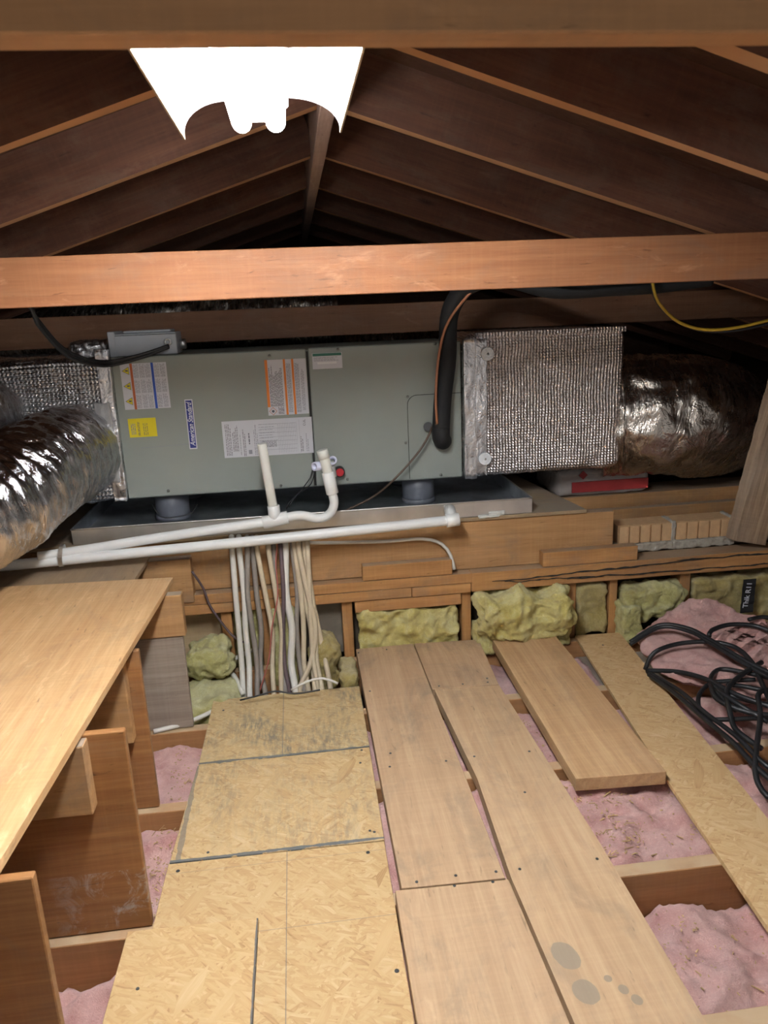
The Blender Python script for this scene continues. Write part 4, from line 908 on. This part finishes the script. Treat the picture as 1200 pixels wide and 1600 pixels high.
tag(cable('branch_cable', [at(482, 848, Y=2.70), at(520, 848, Y=2.725), at(600, 846, Y=2.725), at(660, 842, Y=2.725), at(690, 850, Y=2.725), at(704, 868, Y=2.722), at(710, 890, Y=2.70)], .0068, WIREW), 'white cable running along the big beam and bending down to the plate', 'cable')
tag(cable('grey_wire', [at(300, 893, Y=2.66), at(318, 920, Y=2.68), at(330, 950, Y=2.69), at(362, 992, Y=2.68), at(380, 1003, Y=2.62)], .0045, WIREP), 'thin grey cord slanting across the plates left of the cable bundle', 'wire')
tag(cable('floor_cable', [at(285, 1033, Z=.0), at(330, 1040, Z=.0), at(362, 1052, Z=-.02), at(380, 1085, Z=-.05)], .009, WIREW), 'white cable curving over the greenish wool pad', 'cable')
tag(cable('floor_cable', [at(345, 1045, Z=.02), at(375, 1025, Z=.02), at(410, 1012, Z=.01), at(450, 1020, Z=0)], .009, WIREW), 'white cable crossing behind the hanging bundle', 'cable')
tag(cable('floor_cable', [at(240, 1143, Z=-.03), at(280, 1133, Z=-.028), at(310, 1122, Z=-.028), at(345, 1105, Z=-.03)], .008, WIREW), 'printed white cable on the joist beside the grey brace', 'cable')
tag(cable('floor_cable', [at(300, 1104, Z=-.10), at(315, 1112, Z=-.08), at(345, 1106, Z=-.06)], .008, BLACKR), 'short black cable under the printed white one', 'cable')
tag(cable('white_tie', [at(455, 1078, Z=.0), at(480, 1065, Z=.03), at(505, 1060, Z=.04), at(528, 1068, Z=.02)], .0045, WIREW), 'white strap end curling over the foot of the cables', 'cable')
tag(cable('thin_black_wire', [at(375, 1094, Z=.0), at(400, 1088, Z=.01), at(430, 1080, Z=.02), at(460, 1084, Z=.01), at(500, 1078, Z=.01)], .003, BLACKR), 'thin black wire along the far edge of the strand board', 'wire')

# ================================================================== black cable coil, right
loops = [
 [(985, 1003, .05), (1030, 977, .10), (1075, 982, .11), (1110, 1000, .10), (1160, 1030, .09), (1215, 1058, .08)],
 [(985, 1007, .05), (1032, 980, .095), (1078, 987, .10), (1112, 1006, .095), (1165, 1038, .085), (1215, 1066, .08)],
 [(1008, 1046, .0), (1022, 1020, .06), (1060, 1006, .08), (1110, 1003, .09), (1150, 1012, .09), (1175, 1035, .08), (1187, 1060, .07), (1205, 1100, .06)],
 [(1010, 1048, .0), (1060, 1050, .03), (1105, 1062, .05), (1150, 1085, .06), (1215, 1108, .06)],
 [(1012, 1050, .0), (1060, 1078, .02), (1100, 1112, .03), (1150, 1150, .03), (1190, 1190, .02), (1225, 1215, .0)],
 [(1014, 1054, .0), (1058, 1086, .015), (1095, 1118, .02), (1145, 1160, .02), (1183, 1200, .01), (1225, 1235, .0)],
 [(1108, 994, .09), (1112, 985, .10), (1140, 976, .11), (1180, 978, .11), (1215, 992, .10)],
 [(1170, 968, .12), (1190, 964, .12), (1215, 966, .12)],
 [(1205, 1060, .07), (1160, 1050, .06), (1125, 1046, .05), (1111, 1058, .05), (1115, 1072, .05), (1145, 1088, .05), (1215, 1105, .05)],
 [(1190, 1035, .08), (1165, 1050, .08), (1143, 1068, .07), (1135, 1085, .06), (1140, 1110, .05), (1150, 1140, .03), (1190, 1170, .02)],
 [(1180, 1062, .06), (1140, 1064, .05), (1110, 1068, .04), (1093, 1085, .03), (1092, 1105, .02), (1105, 1122, .02), (1140, 1124, .03), (1215, 1120, .04)],
 [(1200, 1078, .06), (1185, 1085, .07), (1188, 1120, .05), (1182, 1170, .03), (1180, 1200, .01), (1185, 1225, -.01), (1200, 1245, -.02), (1225, 1255, -.02)],
 [(1110, 1068, .05), (1118, 1090, .05), (1145, 1105, .05), (1180, 1115, .05), (1220, 1118, .05)],
 [(1135, 1070, .06), (1160, 1072, .06), (1190, 1078, .06), (1220, 1080, .06)],
 [(1150, 1110, .04), (1130, 1092, .05), (1120, 1078, .06), (1150, 1098, .06), (1200, 1128, .04)]]
t = thing('cable_coil', 'tangled coil of black cable on the pink wool at the right', 'cable', at(1150, 1100, Z=0))
for k, L_ in enumerate(loops):
    cable('cable_loop', [at(x, y, Z=z) for x, y, z in L_], (.0082, .0074, .008)[k % 3], BLACKR, t, seg=10, step=.015)

# ================================================================== fluorescent lamp under the roof
FL = thing('fluorescent_lamp', 'lit two-tube fluorescent lamp with curved white reflector wings', 'lamp', (-.03, 1.0, 1.62))
FY0, FY1 = .75, 1.60
def extr(name, prof, y0, y1, th, m, parent):
    bm = bmesh.new(); c = Vector((prof[0][0], (y0 + y1) / 2, prof[0][1])); L_ = []
    for i, p in enumerate(prof):
        q0 = prof[max(0, i - 1)]; q1 = prof[min(len(prof) - 1, i + 1)]; d = Vector((q1[0] - q0[0], q1[1] - q0[1])).normalized(); n_ = Vector((-d.y, d.x)) * th
        if n_.y < 0: n_ = -n_
        L_.append([bm.verts.new(Vector((p[0] + o_.x, yy, p[1] + o_.y)) - c) for yy in (y0, y1) for o_ in (Vector((0, 0)), n_)])
    for a_, b_ in zip(L_, L_[1:]):
        bm.faces.new((a_[0], a_[2], b_[2], b_[0])); bm.faces.new((a_[1], b_[1], b_[3], a_[3])); bm.faces.new((a_[0], b_[0], b_[1], a_[1])); bm.faces.new((a_[2], a_[3], b_[3], b_[2]))
    bm.faces.new(L_[0][:2] + L_[0][:1:-1]); bm.faces.new(L_[-1][:2] + L_[-1][:1:-1])
    return link(name, bm, m, parent, c, smooth=False)
wl = [(-.092 - .085 * math.sin(t_ / 12 * PI / 2), 1.606 + .056 * math.cos(t_ / 12 * PI / 2)) for t_ in range(13)]
wr_ = [(.020 + .098 * math.sin(t_ / 12 * PI / 2), 1.612 + .054 * math.cos(t_ / 12 * PI / 2)) for t_ in range(13)]
w1 = extr('reflector_wing', wl, FY0, FY1, .0018, ENAM, FL); w2 = extr('reflector_wing', wr_, FY0, FY1, .0018, ENAM, FL)
board('wing_lip', (-.180, FY0, 1.597), (-.1765, FY1, 1.608), ENAME, FL, bev=0, warp=0, ax='y'); board('wing_lip', (.1175, FY0, 1.604), (.121, FY1, 1.614), ENAME, FL, bev=0, warp=0, ax='y')
board('ballast_channel', (-.093, FY0, 1.648), (.022, FY1, 1.690), ENAM, FL, bev=.003, warp=0, ax='y')
board('tube_socket', (-.078, FY1 - .03, 1.622), (.008, FY1 - .012, 1.650), ENAM, FL, bev=.002, warp=0)
for x in (-.068, -.004):
    tb = rod('tube', (x, FY0 + .03, 1.624), (x, FY1 - .004, 1.624), .0185, TUBEM, FL, seg=24)
    bm = bmesh.new(); bmesh.ops.create_uvsphere(bm, u_segments=20, v_segments=10, radius=.0185); link('tube_end', bm, TUBEM, tb, (x, FY1 - .006, 1.624), smooth=True)
# debris on the wool
bm = bmesh.new(); rd = random.Random(3)
for k in range(1300):
    bay = rd.choice([(1.10, 1.38, 5.7), (1.50, 1.82, 9.1), (1.50, 1.82, 9.1), (1.94, 2.23, 13.9)]); x = rd.choice([rd.uniform(.66, .80), rd.uniform(.66, 1.0), rd.uniform(-.46, -.38), rd.uniform(1.0, 1.8)]); y = rd.uniform(bay[0], bay[1])
    l = rd.uniform(.002, .009) if rd.random() < .93 else rd.uniform(.01, .03); a_ = rd.uniform(0, PI); w = rd.uniform(.0006, .0015)
    d = Vector((math.cos(a_), math.sin(a_), rd.uniform(-.3, .3))) * l / 2; n_ = Vector((-math.sin(a_), math.cos(a_), 0)) * w; tz = TOPS['floor_batt' + str(bay[2])].get((round(x / .03), round(y / .03))); p = Vector((x, y, (tz if tz is not None else -.1) + rd.uniform(.0, .003)))
    q = [p - d - n_, p + d - n_, p + d + n_, p - d + n_]; vs = [bm.verts.new(v) for v in q] + [bm.verts.new(v + Vector((0, 0, .0015))) for v in q]
    for f in ((3, 2, 1, 0), (4, 5, 6, 7), (0, 1, 5, 4), (1, 2, 6, 5), (2, 3, 7, 6), (3, 0, 4, 7)): bm.faces.new([vs[i] for i in f])
o = link('wood_debris', bm, CHIPM); o['kind'] = 'stuff'; tag(o, 'small wood chips and straw scattered on the pink wool', 'debris')
